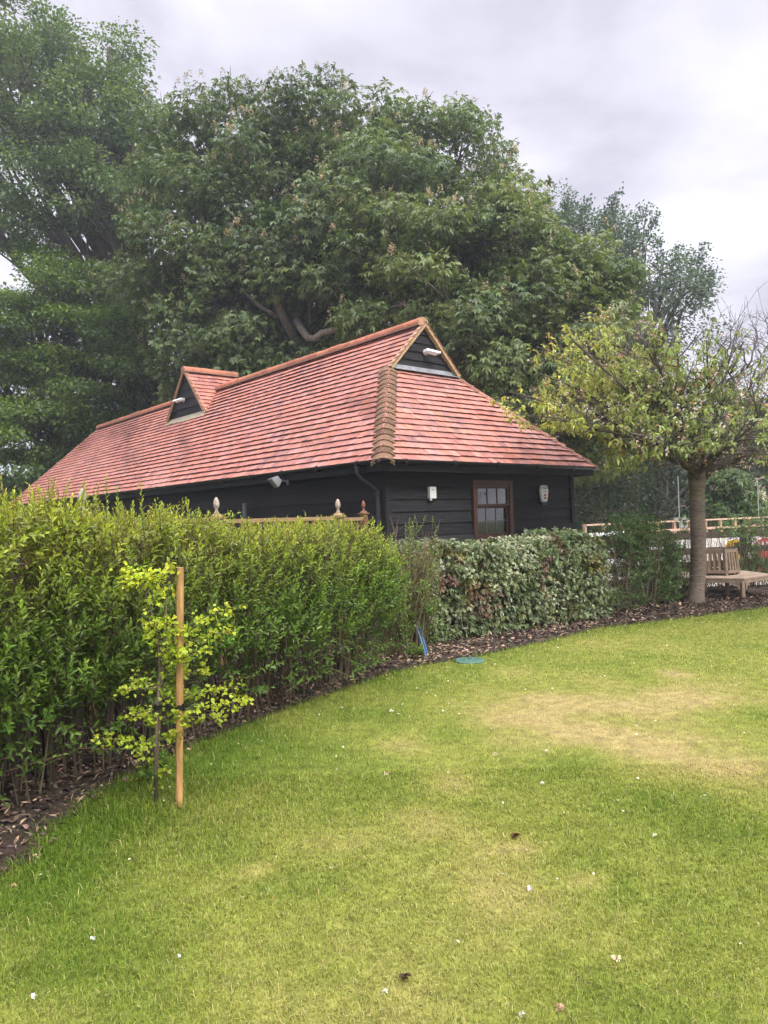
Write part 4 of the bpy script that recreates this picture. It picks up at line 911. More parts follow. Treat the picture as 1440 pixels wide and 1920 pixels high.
for (a, m_, b, nlv, dz, br) in BR_:
    A, Mm, B = SP(*a, D0), SP(*m_, D0 + dz * .6), SP(*b, D0 + dz); path = bez(A, A * .4 + Mm * .6, Mm * .6 + B * .4, B, 8)
    twb = MB(); twb.tube(path, np.linspace(.0045, .0015, 8), 5, (.12, .10, .06)); twb.build('branch', M_twig, sp_, base=sb)
    nlv = int(nlv * 2.6); t = rng.uniform(.12, 1.04, nlv); pp2 = np.stack([np.interp(t, np.linspace(0, 1, 8), path[:, k]) for k in range(3)], 1) + rng.normal(0, .021, (nlv, 3))
    d = rng.normal(0, .6, (nlv, 3)) + unit(B - A) * .5 + [0, -.15, .25]
    c = jit(np.array((.47, .56, .045)) * br * .95 + np.array((.10, .20, .02)) * (1.2 - br) * .8, nlv, .2); tt = t[:, None] ** 2; c = c * (1 - .3 * tt) + np.array((.55, .50, .05)) * .3 * tt
    add_palmate(fo, pp2, d, rng.normal(0, .6, (nlv, 3)) + [0, -.5, .8], rng.uniform(.017, .031, nlv), .016, c, nl=3, spread=.75, droop=.1, lance=True)
fo.build('foliage', M_leaf, sp_, base=sb)
# cane
ca, cb_ = G(288, 1500), SP(312, 1121, D0 + .06); q = MB(); q.tube(np.linspace(ca + [0, .03, 0], cb_, 6), [.0075, .0075, .007, .007, .0065, .006], 8, (.27, .21, .14)); tag(q.build('garden_cane', M_gwood, base=ca), 'thin grey bamboo cane leaning behind the sapling trunk', 'cane')
# stake
s0, s1 = G(335.5, 1513), P(338, 1064, 4.15); s0[2] = -.03
q = MB(); hgt = np.linspace(0, 1, 12); q.tube(s0 + (s1 - s0) * hgt[:, None], [.0205] * 11 + [.0185], 16, np.array((.50, .29, .115)) * (1 + .12 * np.sin(hgt * 23))[:, None]); tag(q.build('tree_stake', M_wood, smooth=False, base=s0), 'upright round orange timber stake in front of the yellow sapling', 'stake')
q = MB()
def tie():
    zc = SP(345, 1325, s0[1])[2]; c1 = s0 + (s1 - s0) * ((zc + .03) / (s1[2] + .03)); c2 = np.array([tp[2][0], tp[2][1], zc]); d = unit((c2 - c1) * [1, 1, 0]); sd = np.array([-d[1], d[0], 0]); r1, r2 = .0235, .016; out = []
    for a in np.linspace(-pi / 2, pi / 2, 9): out.append(c1 - d * cos(a) * r1 - sd * sin(a) * r1)
    for a in np.linspace(-pi / 2, pi / 2, 9): out.append(c2 + d * cos(a) * r2 + sd * sin(a) * r2)
    k = len(out); hh = .013
    v = [p_ + [0, 0, s_ * hh] for s_ in (-1, 1) for p_ in out] + [p_ + [0, 0, s_ * hh] + unit(p_ - (c1 + c2) / 2) * .004 for s_ in (-1, 1) for p_ in out]
    f = []
    for i in range(k):
        j = (i + 1) % k; f += [(2 * k + i, 2 * k + j, 3 * k + j, 3 * k + i), (k + i, k + j, 3 * k + j, 3 * k + i), (i, j, 2 * k + j, 2 * k + i), (i, k + i, k + j, j)]
    q.add(v, f, (.012, .012, .013)); q.bar(c1 - d * .024 - [0, 0, .019], c1 - d * .024 + [0, 0, .019], .03, .012, (.012, .012, .013), up=d)
    q.bar(c1 - d * .02 - sd * .024 - [0, 0, .008], c1 - d * .052 - sd * .028 + [0, 0, .0], .016, .006, (.012, .012, .013))
    return c1
c1_ = tie(); tag(q.build('tree_tie', M_rubber, base=c1_), 'black rubber strap tying the sapling to the stake', 'tie')

# blue pipe, green lid
q = MB(); p0 = G(799, 1236); p1 = P(786, 1190, p0[1] + .12); path = bez(p0 - [0, 0, .03], p0 + (p1 - p0) * .35 + [.01, 0, .02], p0 + (p1 - p0) * .7, p1 + [-.03, .1, .1], 10); q.tube(path, .014, 10, (.08, .16, .27)); q.tube(path + np.array([.022, .05, .02]), .011, 8, (.05, .16, .36)); tag(q.build('water_pipe', M_paint, smooth=True, base=p0), 'blue plastic water pipe rising from the bed at the hedge end', 'pipe')
q = MB(); p0 = G(880, 1240); rr_ = .165; th = np.arange(28) * 2 * pi / 28
q.lathe([(0.001, .013), (rr_ * .8, .013), (rr_ * .82, .018), (rr_ * .95, .018), (rr_, .012), (rr_, -.01)], p0, 28, (.075, .17, .135)); lid = tag(q.build('drain_lid', M_paint, base=p0), 'round green plastic drain cover set in the lawn edge', 'drain cover')
q = MB()
for k in range(-4, 5):
    w_ = sqrt(max(.0, (rr_ * .78) ** 2 - (k * .03) ** 2)); q.bar(p0 + [k * .03, -w_, .0145], p0 + [k * .03, w_, .0145], .008, .004, (.06, .15, .12))
q.build('rib', M_paint, lid, base=p0)
# ------------------------------------------------------------------ cherry tree
cb0 = G(1303, 1136); cb0[2] = 0
ct = thing('cherry_tree', 'spreading cherry tree with pale yellow-green leaves, faded blossom and ringed grey trunk', 'tree', cb0)
cd = cb0[1]
fork = P(1311, 884, cd)
tk = MB(); ts = np.linspace(0, 1, 22); path = cb0 + (fork - cb0) * ts[:, None] + np.stack([.03 * np.sin(ts * 5), 0 * ts, 0 * ts], 1)
rad = .120 + .07 * np.exp(-ts / .045) + .02 * np.exp(-((ts - 1) / .1) ** 2) + .004 * np.sin(ts * 70); path[0, 2] = -.05
tk.tube(path, rad, 20, jit((.18, .14, .112), 22, .12, .03)); 
for k in range(0):   # root flare
    a = k * .9 + .2; tk.tube([cb0 + [cos(a) * .10, sin(a) * .10, .25], cb0 + [cos(a) * .14, sin(a) * .14, .05], cb0 + [cos(a) * .24, sin(a) * .24, -.02]], [.04, .045, .02], 8, (.20, .155, .12))
trunk_o = tk.build('trunk', M_cbark, ct, smooth=True, base=cb0)
bm = MB(); fo = MB(); bl = MB(); tips = []; 
DBARK = (.115, .095, .085)
def limb(pts, r0, r1, n=12):
    pts = np.asarray(pts, float)
    path = bez(*pts, n) if len(pts) == 4 else pts
    path = wob(path, .02); lm = MB(); lm.tube(path, np.linspace(r0, r1, len(path)), 7, jit(DBARK, len(path), .12, .03)); lm.build('limb', M_bark, ct, smooth=True, base=cb0); return path
limbs = []
LIMB = [  # mid px, end px (x, y, depth offset), radius
    ((1240, 830, -.2), (1060, 752, -.8), .055), ((1235, 800, .3), (1010, 700, .5), .05), ((1225, 775, -.6), (1075, 640, -1.2), .048), ((1300, 800, .7), (1170, 640, 1.4), .05), ((1290, 790, -.4), (1260, 620, -.5), .045),
    ((1340, 800, .2), (1380, 620, .3), .05), ((1380, 830, -.5), (1490, 700, -.9), .05), ((1385, 860, .0), (1560, 810, -.2), .085), ((1360, 830, .9), (1470, 640, 1.6), .05), ((1270, 850, -.9), (1160, 800, -2.2), .045), ((1345, 850, -1.0), (1420, 790, -2.3), .045), ((1250, 850, .6), (1100, 800, 1.5), .04), ((1330, 790, -.1), (1325, 640, -.8), .04), ((1240, 840, .1), (960, 790, .2), .04), ((1400, 800, .5), (1560, 680, .9), .045), ((1200, 740, .4), (1005, 650, .4), .04), ((1200, 720, -.2), (1065, 612, -.3), .04), ((1230, 720, .8), (1130, 600, .9), .04), ((1250, 720, -.9), (1190, 598, -.9), .035), ((1180, 790, .0), (955, 735, .1), .04), ((1190, 810, -.7), (1000, 780, -1.0), .035), ((1220, 800, 1.0), (1040, 720, 1.4), .035)]
for (m_, e, r_) in LIMB:
    A = fork + rng.normal(0, .05, 3) - [0, 0, .05]; Mm = P(m_[0], m_[1], cd + m_[2]); E_ = P(e[0], e[1], cd + e[2])
    limbs.append((limb([A, A * .5 + Mm * .5 + [0, 0, .05], Mm, E_], r_, .010, 14), r_))
segs = []
for path, r_ in limbs:
    for k in range(19):
        t = rng.uniform(.3, 1.0); i_ = int(t * 12); p_ = path[i_]; d0 = unit(path[i_ + 1] - path[i_])
        d = unit(d0 * .7 + rng.normal(0, .6, 3) * [1, 1, .55] + [0, 0, .18]); L = rng.uniform(.5, 1.25) * (1.15 - .4 * t)
        q = bez(p_, p_ + d * L * .35, p_ + d * L * .7 + rng.normal(0, .1, 3), p_ + d * L + [0, 0, -.06] + rng.normal(0, .1, 3), 7)
        bm.tube(q, np.linspace(.013 * (1.3 - t * .6), .004, 7), 5, DBARK); segs.append(q)
tw_a, tw_b = [], []
for q in segs:
    for k in range(11):
        t = rng.uniform(.2, 1.0); p_ = q[int(t * 6)]; d = unit(unit(q[-1] - q[0]) * .5 + rng.normal(0, .65, 3) * [1, 1, .7] + [0, 0, .05]); tw_a.append(p_); tw_b.append(p_ + d * rng.uniform(.18, .5))
tw_a, tw_b = np.array(tw_a), np.array(tw_b)
k = rng.random(len(tw_a)) < 1; k = k & ~np.array([proj(p_)[0] < 1125 and proj(p_)[1] > 815 for p_ in tw_b]); thin_sticks(bm, tw_a[k], tw_b[k], .0042, jit((.13, .11, .095), k.sum(), .2))
# bare wiry crown top on the right
bare_c = 0
for (a, b, c, dz) in (((1330, 720, 0), (1400, 650, 0), (1316, 575, .2), .2), ((1345, 700, 0), (1375, 640, .1), (1372, 560, 0), 0), ((1390, 700, 0), (1420, 640, .1), (1345, 600, -.3), 0), ((1400, 690, -.2), (1440, 620, 0), (1402, 552, .3), .1), ((1440, 680, 0), (1450, 620, 0), (1436, 540, 0), 0), ((1380, 720, .2), (1340, 650, .2), (1290, 600, .1), 0), ((1420, 720, -.3), (1470, 640, 0), (1480, 560, -.2), 0), ((1370, 700, -.3), (1410, 620, -.2), (1380, 590, -.4), 0), ((1400, 740, .3), (1440, 650, .3), (1415, 600, .5), 0)):
    A, B, C_ = P(a[0], a[1], cd + a[2]), P(b[0], b[1], cd + b[2]), P(c[0], c[1] + 55, cd + c[2]); q = limb([A, A * .4 + B * .6, B * .7 + C_ * .3, C_], .018, .004, 10)
    for k in range(9):
        p_ = q[rng.integers(2, 10)]; d = unit(rng.normal(0, .6, 3) + [0, 0, .35] + unit(C_ - A) * .3); L = rng.uniform(.2, .6); r2 = bez(p_, p_ + d * L * .4, p_ + d * L * .7 + rng.normal(0, .08, 3), p_ + d * L + [0, 0, .08], 5); bm.tube(r2, np.linspace(.006, .0028, 5), 4, (.17, .15, .14))
        for j_ in range(2):
            p3 = r2[rng.integers(1, 5)]; d3 = unit(d + rng.normal(0, .6, 3)); bm.tube([p3, p3 + d3 * .1, p3 + d3 * .2 + rng.normal(0, .02, 3)], [.004, .003, .0025], 4, (.17, .15, .14))
bm.build('twig', M_bark, ct, smooth=True, base=cb0)['kind'] = 'stuff'
# leaves in drooping tufts at the twig ends
n = len(tw_a); px_ = np.array([proj(p_)[0] for p_ in tw_b]); py_ = np.array([proj(p_)[1] for p_ in tw_b])
dens = np.clip(1.2 - (px_ - 1080) / 300, .45, 1) * np.where(py_ < 640, .8, 1) * np.clip(1.8 * vnoise(px_, py_, 34, 5) - .02, .08, 1) * ~((py_ > 855) & (np.abs(px_ - 1310) < 110)) * ~((px_ < 1125) & (py_ > 815)); ks = rng.random(n) < dens
ta, tb, pxx = tw_a[ks], tw_b[ks], px_[ks]; n = len(tb)
for k in range(7):
    t = rng.uniform(.5, 1.1, (n, 1)); p_ = ta + (tb - ta) * t; d = rng.normal(0, .7, (n, 3)) + [0, 0, -.35]
    mixy = np.clip((1250 - pxx) / 260, 0, 1)[:, None] * rng.uniform(.3, 1, (n, 1)); c = np.array((.31, .38, .14)) * (1 - mixy) + np.array((.58, .60, .14)) * mixy; br = rng.random(n) < .025; c[br] = (.33, .19, .07)
    add_leaves(fo, p_, d, rng.normal(0, .5, (n, 3)) + [0, 0, 1], rng.uniform(.055, .098, n), rng.uniform(.032, .048, n), jit(c, n, .22, .05), fold=.25, droop=.3, lance=True)
fo.build('crown', M_leaf, ct, base=cb0)
# faded blossom clusters
NB = 620; kk = rng.choice(np.nonzero(~((px_ < 1125) & (py_ > 815)))[0], NB, replace=False); cen = tw_b[kk] + rng.normal(0, .04, (NB, 3))
rep = rng.integers(4, 12, NB); cc = np.repeat(cen, rep, 0); n = len(cc); tint = np.repeat(rng.random(NB), rep); c = np.where(tint[:, None] < .68, np.array([[.70, .60, .52]]), np.array([[.60, .36, .24]])) 
cc = cc + rng.normal(0, .035, (n, 3)); add_palmate(bl, cc, rdir(n), rdir(n), .026, .022, jit(c, n, .14, .05), nl=3, spread=2.0, droop=0)
bl.build('blossom', M_flower, ct, base=cb0)['kind'] = 'stuff'

# ------------------------------------------------------------------ big trees
def ellips(n, shell=.35):
    v = rdir(n); r = (shell + (1 - shell) * rng.random(n)) ** (1 / 2.2); return v * r[:, None]
def big_tree(name, label, base, trunk_h, tr, blobs, sub_n, sub_r, leaf, dens, col, col2, group=None, mat=M_leafm, palm=0, flat=.6, droop=.3, candles=0, bark=(.13, .11, .09), avoid=None, cand_col=(.78, .66, .50), lean=(0, 0), open_=0.0, up_bias=.25, spray=.0):
    base = np.array([base[0], base[1], 0.0]); r = thing(name, label, 'tree', base, group)
    tm = MB(); top = base + [lean[0], lean[1], trunk_h]; path = wob(np.linspace(base - [0, 0, .1], top, 9), tr * .18); tm.tube(path, np.linspace(tr * 1.15, tr * .62, 9), 12, bark); 
    fo = MB(); fl = MB(); cents = []
    cen_all = np.array([b_[0] for b_ in blobs]); mid = cen_all.mean(0)
    for (c, rad) in blobs:
        c = np.asarray(c); rad = np.broadcast_to(rad, (3,)); i_ = rng.integers(4, 9); A = path[i_]
        l1 = bez(A, A + (c - A) * .35 + [0, 0, .12 * np.linalg.norm(c - A)], A + (c - A) * .75, c, 9); l1 = wob(l1, .12); lr = min(tr * .5, .03 * np.linalg.norm(c - A) + .05); tm.tube(l1, np.linspace(lr, lr * .3, 9), 7, bark)
        n = max(4, int(sub_n * rad[0] * rad[1] * .34)); q = ellips(n, .25) * rad * [1, 1, .9]; q[:, 2] += rad[2] * up_bias * .3
        for o in q:
            s = c + o
            if avoid is not None and avoid(s): continue
            cents.append((s, unit(o + (c - mid) * .3 + [0, 0, .15]))); p0 = l1[rng.integers(4, 9)]; b_ = bez(p0, p0 + (s - p0) * .4 + [0, 0, .1], p0 + (s - p0) * .7, s, 5); tm.tube(wob(b_, .05), np.linspace(lr * .28, .02, 5), 5, bark)
            if rng.random() < .7:
                e = s + unit(o + rng.normal(0, .5, 3)) * sub_r * .9; tm.tube(wob(np.linspace(s, e, 4), .06), [.02, .016, .011, .006], 4, bark)
    tm.build('trunk', M_bark, r, smooth=True, base=base)
    S = np.array([a for a, b in cents]); O = np.array([b for a, b in cents]); m_ = len(S)
    sr = sub_r * rng.uniform(.7, 1.35, m_); per = (dens * (sr / sub_r) ** 2).astype(int); tint = rng.random(m_)
    idx = np.repeat(np.arange(m_), per); n = len(idx); v = rdir(n) * (rng.random((n, 1)) ** .42); v[:, 2] *= flat
    if spray: v = v + O[idx] * rng.uniform(0, spray, (n, 1))
    pos = S[idx] + v * sr[idx][:, None]
    d = unit(v * [1, 1, .6]) * .7 + O[idx] * .25 + rng.normal(0, .45, (n, 3)) + [0, 0, -droop]; up = rng.normal(0, .42, (n, 3)) + [0, 0, 1] + O[idx] * .35
    L, Wd = leaf; tt = np.clip(tint[idx] * .75 + rng.normal(0, .18, n) + .15, 0, 1)[:, None]
    c = np.array(col) * (1 - tt) + np.array(col2) * tt; c = jit(c, n, .16, .04)
    ls = L * rng.uniform(.5, 1.25, n) * (.8 + .4 * rng.random(m_))[idx]
    if palm: add_palmate(fo, pos, d, up, ls, ls * Wd / L, c, nl=palm, spread=1.75, droop=.45)
    else: add_leaves(fo, pos, d, up, ls, ls * Wd / L, c, fold=.18, droop=.15)
    fo.build('crown', mat, r, base=base)
    if candles:
        # upright flower candles on the outer, upper leaf clumps
        hi = O[:, 2] > -.35; ids = rng.choice(np.nonzero(hi)[0], candles); a = S[ids] + unit(O[ids] + [0, 0, .6] + rng.normal(0, .5, (candles, 3))) * sr[ids][:, None] * [.9, .9, .75]
        for k in range(22):
            t = k / 22; th = rng.uniform(0, 6.28, candles); rr_ = .06 * (1 - t) + .012; p_ = a + np.stack([np.cos(th) * rr_, np.sin(th) * rr_, -.02 + t * .27 + 0 * th], 1)
            add_leaves(fl, p_, np.stack([np.cos(th), np.sin(th), .3 + 0 * th], 1), np.tile([0, 0, 1.0], (candles, 1)), .055, .06, jit(cand_col, candles, .2, .06), droop=0)
        fl.build('flower_candle', M_flower, r, base=base)['kind'] = 'stuff'
    return r
def BL(*a): return [(P(x, y, d), (rx, rx, rx * rz)) for (x, y, d, rx, rz) in a]

CG, CG2 = (.066, .112, .040), (.155, .215, .072)
# main horse chestnut behind the barn
poly_keep = lambda p_: (lambda q: 462 < q[0] < 680 and 545 < q[1] < 655)(proj(p_)) and p_[1] < 24.4
chA = BL((420, 262, 27, 2.2, .8), (500, 258, 28, 2.2, .8), (590, 262, 27, 2.2, .8), (660, 245, 27.5, 1.9, .9), (735, 285, 27, 2.2, .8), (800, 285, 27.5, 2.0, .8), (865, 290, 27.5, 1.7, .9), (880, 360, 27, 1.7, .8), (905, 430, 26.5, 1.6, .8), (310, 350, 27, 1.9, .8), (350, 290, 27.5, 1.6, .8), (380, 250, 27.5, 1.3, .8), (310, 270, 28, 1.3, .8),
         (480, 360, 25.5, 2.6, .8), (600, 350, 25, 2.6, .8), (720, 380, 25, 2.6, .8), (830, 400, 25, 2.4, .8), (400, 420, 25.5, 2.4, .8), (300, 470, 25.5, 1.7, .8), (350, 520, 25, 1.8, .8), (440, 510, 24.8, 2.0, .7), (560, 470, 24.5, 2.2, .6), (660, 470, 24.2, 2.2, .7), (330, 640, 25, 1.7, .8), (400, 600, 24.5, 1.7, .8), (440, 690, 25, 1.4, .8), (370, 720, 25.5, 1.2, .8),
         (500, 690, 23.6, 1.1, .7), (560, 690, 23.8, 1.1, .6), (620, 670, 24.5, 1.2, .7), (450, 640, 24, 1.1, .8), (520, 640, 25.6, 1.5, .8), (600, 600, 25.8, 1.5, .8), (660, 630, 25, 1.1, .7), (590, 535, 23.3, 1.4, .5), (640, 550, 23.3, 1.1, .5), (690, 560, 23.6, 1.2, .7), (500, 400, 29.5, 3.4, .8), (660, 400, 29.5, 3.4, .8), (800, 420, 29.5, 3.2, .8), (420, 520, 29.5, 3.0, .8), (570, 560, 30, 3.2, .8), (700, 580, 29, 3.0, .8), (480, 680, 30, 2.6, .8), (620, 680, 29, 2.4, .7), (270, 560, 26.5, 1.5, .8))
tA = big_tree('horse_chestnut', 'large horse chestnut with cream flower candles and pale crooked limbs behind the barn roof', (-3.2, 27.6), 6.5, .34, chA, 7.0, .95, (.205, .085), 132, np.array(CG) * 1.08, np.array(CG2) * 1.12, group='horse chestnuts', palm=5, candles=620, avoid=poly_keep, flat=.62)
# its pale crooked limbs showing over the ridge
q = MB(); LB = np.array((.17, .15, .125))
def pix(pts): return np.array([P(*a) for a in pts])
q.tube(pix([(592, 760, 25), (575, 690, 24.8), (556, 640, 24.4), (540, 615, 24), (522, 575, 23.6), (512, 550, 23.6), (495, 528, 23.8), (478, 505, 24.2)]), [.20, .19, .17, .15, .13, .12, .10, .07], 10, LB)
q.tube(pix([(520, 592, 23.9), (505, 585, 23.8), (488, 575, 23.8), (472, 560, 24), (455, 545, 24.4)]), [.10, .085, .075, .065, .05], 8, LB * .95)
q.tube(pix([(553, 598, 24.1), (566, 618, 23.5), (578, 634, 23.2), (590, 635, 23), (604, 624, 22.9), (622, 620, 22.8), (640, 610, 22.8), (650, 600, 22.9), (655, 588, 23.2), (672, 592, 23.4)]), [.13, .12, .115, .11, .10, .10, .09, .075, .05, .03], 10, LB * 1.5)
q.tube(pix([(530, 690, 26), (505, 665, 26), (482, 650, 26.2), (470, 640, 26.5)]), [.14, .13, .11, .08], 8, LB * .6)
q.build('limb', M_bark, tA, smooth=True, base=tuple(tA.location))
# second chestnut, right of the gable
chB = BL((700, 440, 23, 1.6, .8), (740, 480, 22, 1.7, .8), (800, 470, 22, 1.7, .8), (860, 430, 23, 1.8, .8), (920, 470, 22.5, 1.8, .8), (980, 470, 22.5, 1.5, .8), (1030, 490, 22.5, 1.4, .8), (1080, 520, 22.5, 1.4, .8), (1120, 560, 22.5, 1.2, .8), (945, 425, 24, 1.4, .8), (760, 570, 21, 1.6, .8), (840, 570, 20.8, 1.8, .8), (930, 570, 21, 1.8, .8), (1010, 580, 21.2, 1.7, .8), (1085, 610, 21.4, 1.5, .8), (1130, 640, 21.5, 1.2, .8), (840, 680, 20.5, 1.3, .8), (920, 670, 20.5, 1.7, .8), (1010, 690, 21, 1.7, .8), (960, 760, 21, 1.5, .8), (1090, 720, 22, 1.5, .8), (880, 540, 24.5, 2.6, .8), (1000, 600, 24.5, 2.6, .8), (940, 720, 24.5, 2.2, .8), (1060, 800, 23.5, 1.7, .8), (1150, 760, 23.5, 1.6, .8), (1120, 850, 24, 1.5, .7), (1200, 800, 25, 1.6, .8), (700, 520, 23.5, 1.5, .8))
big_tree('horse_chestnut', 'paler horse chestnut with flower candles rising right of the barn gable', (3.6, 23.5), 5, .4, chB, 9.5, .80, (.195, .082), 122, (.088, .142, .046), (.205, .265, .084), group='horse chestnuts', palm=5, candles=260, flat=.62)
# tall oak upper left
oakb = BL((-60, 60, 34, 3.4, .8), (30, 70, 34, 2.6, .8), (90, 90, 33.5, 2.2, .8), (150, 90, 34, 1.9, .8), (205, 90, 34, 1.5, .8), (225, 160, 34, 1.4, .8), (40, 160, 33, 2.8, .7), (120, 190, 33, 2.6, .7), (190, 220, 33, 2.2, .7), (250, 220, 33.5, 1.6, .7), (30, 270, 33, 2.8, .6), (120, 290, 32.5, 2.6, .6), (220, 300, 33, 2.4, .6), (275, 330, 33, 1.6, .7), (80, 370, 32.5, 2.6, .5), (180, 380, 32.5, 2.4, .5), (250, 400, 33, 2.0, .6), (-80, 250, 34, 3.6, .8), (100, 430, 33.5, 2.2, .45), (-60, 400, 34, 2.6, .5), (20, 430, 36, 1.8, .6), (160, 250, 36, 3.2, .8))
big_tree('oak_tree', 'tall airy oak at the upper left, its crown cut off by the picture top', (-12.0, 36), 12, .6, oakb, 6.0, 1.0, (.20, .13), 215, (.085, .150, .055), (.185, .265, .090), flat=.5, droop=.1, spray=.3)
# hornbeams lower left, behind the far end of the barn
hbA = BL((60, 560, 32, 2.4, .7), (130, 540, 32, 2.2, .7), (200, 560, 32.5, 2.0, .7), (20, 640, 31.5, 2.4, .8), (110, 640, 31.2, 2.6, .7), (190, 650, 31.5, 2.2, .7), (250, 640, 32, 1.9, .8), (40, 740, 31, 2.4, .8), (130, 740, 31, 2.6, .7), (220, 730, 31.5, 2.2, .8), (60, 840, 31, 2.4, .8), (150, 830, 31.2, 2.2, .8), (-60, 620, 31, 3.0, .8), (-60, 780, 31, 3.2, .8), (20, 900, 30.5, 2.2, .8), (130, 640, 35, 3.6, .9), (100, 800, 35, 3.6, .9), (90, 510, 33, 1.7, .6))
big_tree('hornbeam', 'broad mid-green hornbeam filling the lower left behind the far roof end', (-14.6, 33.5), 6, .4, hbA, 8.0, 1.0, (.17, .11), 250, (.058, .115, .018), (.185, .285, .040), flat=.32, droop=.2, mat=M_leafm)
hbB = BL((270, 620, 31, 1.7, .8), (300, 690, 31, 1.7, .8), (240, 720, 30.8, 1.7, .7), (290, 760, 31, 1.7, .8), (345, 740, 31.5, 1.5, .8), (390, 690, 32, 1.5, .8), (180, 790, 30.8, 1.4, .7), (240, 800, 31, 1.8, .8), (290, 700, 33.5, 2.6, .9), (330, 820, 32, 2.0, .8), (430, 740, 33, 2.0, .8))
big_tree('hornbeam', 'shadowed dark hornbeam behind the dormer gablet', (-9.2, 33.5), 5, .3, hbB, 8.5, .95, (.18, .115), 240, (.04, .092, .02), (.11, .18, .034), flat=.45, droop=.2)
# spiky tree beyond the second chestnut, haze painted into its leaf colours
spk = BL((1000, 430, 32, 1.5, .8), (1050, 400, 32, 1.4, .8), (1090, 400, 32, 1.2, .8), (1130, 420, 32.2, 1.2, .8), (1070, 450, 32, 1.7, .8), (1140, 470, 32, 1.5, .8), (1190, 440, 32.5, 1.1, .9), (1200, 510, 32, 1.6, .8), (1250, 520, 32, 1.3, .8), (1295, 505, 32.3, .9, .9), (1150, 540, 31.5, 1.7, .8), (1230, 570, 31.5, 1.6, .8), (1290, 570, 32, 1.1, .8), (1100, 500, 33, 2, .8), (1200, 610, 32.5, 2.0, .7), (1180, 680, 32, 2.2, .8), (1260, 640, 32, 1.5, .8), (1000, 480, 33, 2, .8))
tS = big_tree('ash_tree', 'thin tree tinted blue-green for haze, with spiky shoots against the sky above the cherry', (11.2, 33), 8, .35, spk, 8.5, .75, (.16, .095), 165, (.085, .135, .105), (.130, .185, .135), flat=.8, droop=0, spray=.35)
q = MB(); fo = MB()
for (a, b) in (((1110, 420), (1160, 362)), ((1050, 400), (1066, 366)), ((1190, 440), (1232, 405)), ((1170, 430), (1206, 392)), ((1250, 510), (1272, 466)), ((1300, 500), (1322, 462)), ((1290, 520), (1334, 512)), ((1140, 420), (1146, 376)), ((1020, 420), (1006, 384)), ((1240, 500), (1236, 455)), ((1085, 410), (1100, 380)), ((1300, 545), (1330, 530))):
    A, B = P(a[0], a[1] + 40, 32), P(b[0], b[1], 32); pth = wob(np.linspace(A, B, 6), .06); q.tube(pth, np.linspace(.04, .012, 6), 5, (.13, .12, .11))
    n = 190; t = rng.uniform(.25, 1.05, n); pp2 = A + (B - A) * t[:, None] + rng.normal(0, .17, (n, 3)) * (1.3 - .6 * t[:, None]); add_leaves(fo, pp2, rdir(n) + unit(B - A) * .6, rdir(n) + [0, 0, 1], .16, .09, jit((.07, .12, .085), n, .2))
q.build('shoot', M_bark, tS, base=tuple(tS.location)); fo.build('spray', M_leafm, tS, base=tuple(tS.location))
q = MB(); q.tube(pix([(1180, 680, 32.5), (1215, 620, 32), (1260, 570, 31.8), (1300, 540, 31.8)]), [.14, .11, .08, .04], 7, (.10, .09, .085)); q.build('limb', M_bark, tS, base=tuple(tS.location))
# dark evergreen bank beyond the arena, lower right
ev = 0
for lab, px, d, blobs, c1, c2 in (
    ('dark evergreen bush right of the barn, beyond the arena rails', 1120, 27.5, BL((1080, 900, 27, 1.5, .9), (1130, 890, 27, 1.5, .9), (1180, 880, 27.4, 1.5, .9), (1110, 950, 27, 1.5, .8), (1170, 950, 27.2, 1.5, .8), (1060, 960, 27, 1.4, .8), (1130, 920, 29, 2.2, .9)), (.030, .062, .030), (.070, .115, .045)),
    ('deep green evergreen bush behind the thin pole left of the cherry trunk', 1240, 28, BL((1215, 900, 28, 1.6, .9), (1260, 880, 28, 1.7, .9), (1230, 960, 28, 1.5, .8), (1285, 950, 28, 1.6, .8), (1250, 840, 28.5, 1.6, .9), (1300, 880, 29, 1.7, .9)), (.028, .058, .035), (.060, .10, .050)),
    ('shaded bushy tree at the right border behind the second pole', 1450, 29, BL((1400, 860, 29, 1.9, .9), (1450, 830, 29.5, 2.0, .9), (1430, 920, 29, 1.9, .9), (1400, 950, 28.5, 1.5, .8), (1490, 900, 29, 2.3, .9), (1380, 800, 30, 1.9, .9), (1450, 760, 30, 1.8, .9), (1340, 830, 30, 1.6, .9), (1520, 780, 30, 2.4, .9)), (.032, .070, .036), (.075, .125, .055))):
    p_ = P(px, 1000, d); big_tree('evergreen_bush', lab, (p_[0], p_[1]), 1.5, .2, blobs, 9, .7, (.15, .09), 95, c1, c2, group='bushes beyond the arena', flat=.7, mat=M_leafm)
p_ = P(1350, 1000, 25); big_tree('horse_chestnut', 'young chestnut bush with white candles between the cherry trunk and the border', (p_[0], p_[1]), 1.2, .12, BL((1340, 905, 25, .75, .9), (1370, 925, 25, .75, .9), (1345, 945, 25, .9, .9), (1385, 955, 25, .8, .9), (1320, 930, 25.2, .7, .9), (1360, 965, 25, .8, .7)), 30, .5, (.21, .09), 40, (.06, .115, .035), (.13, .20, .055), group='horse chestnuts', palm=5, candles=16, cand_col=(.72, .68, .50))
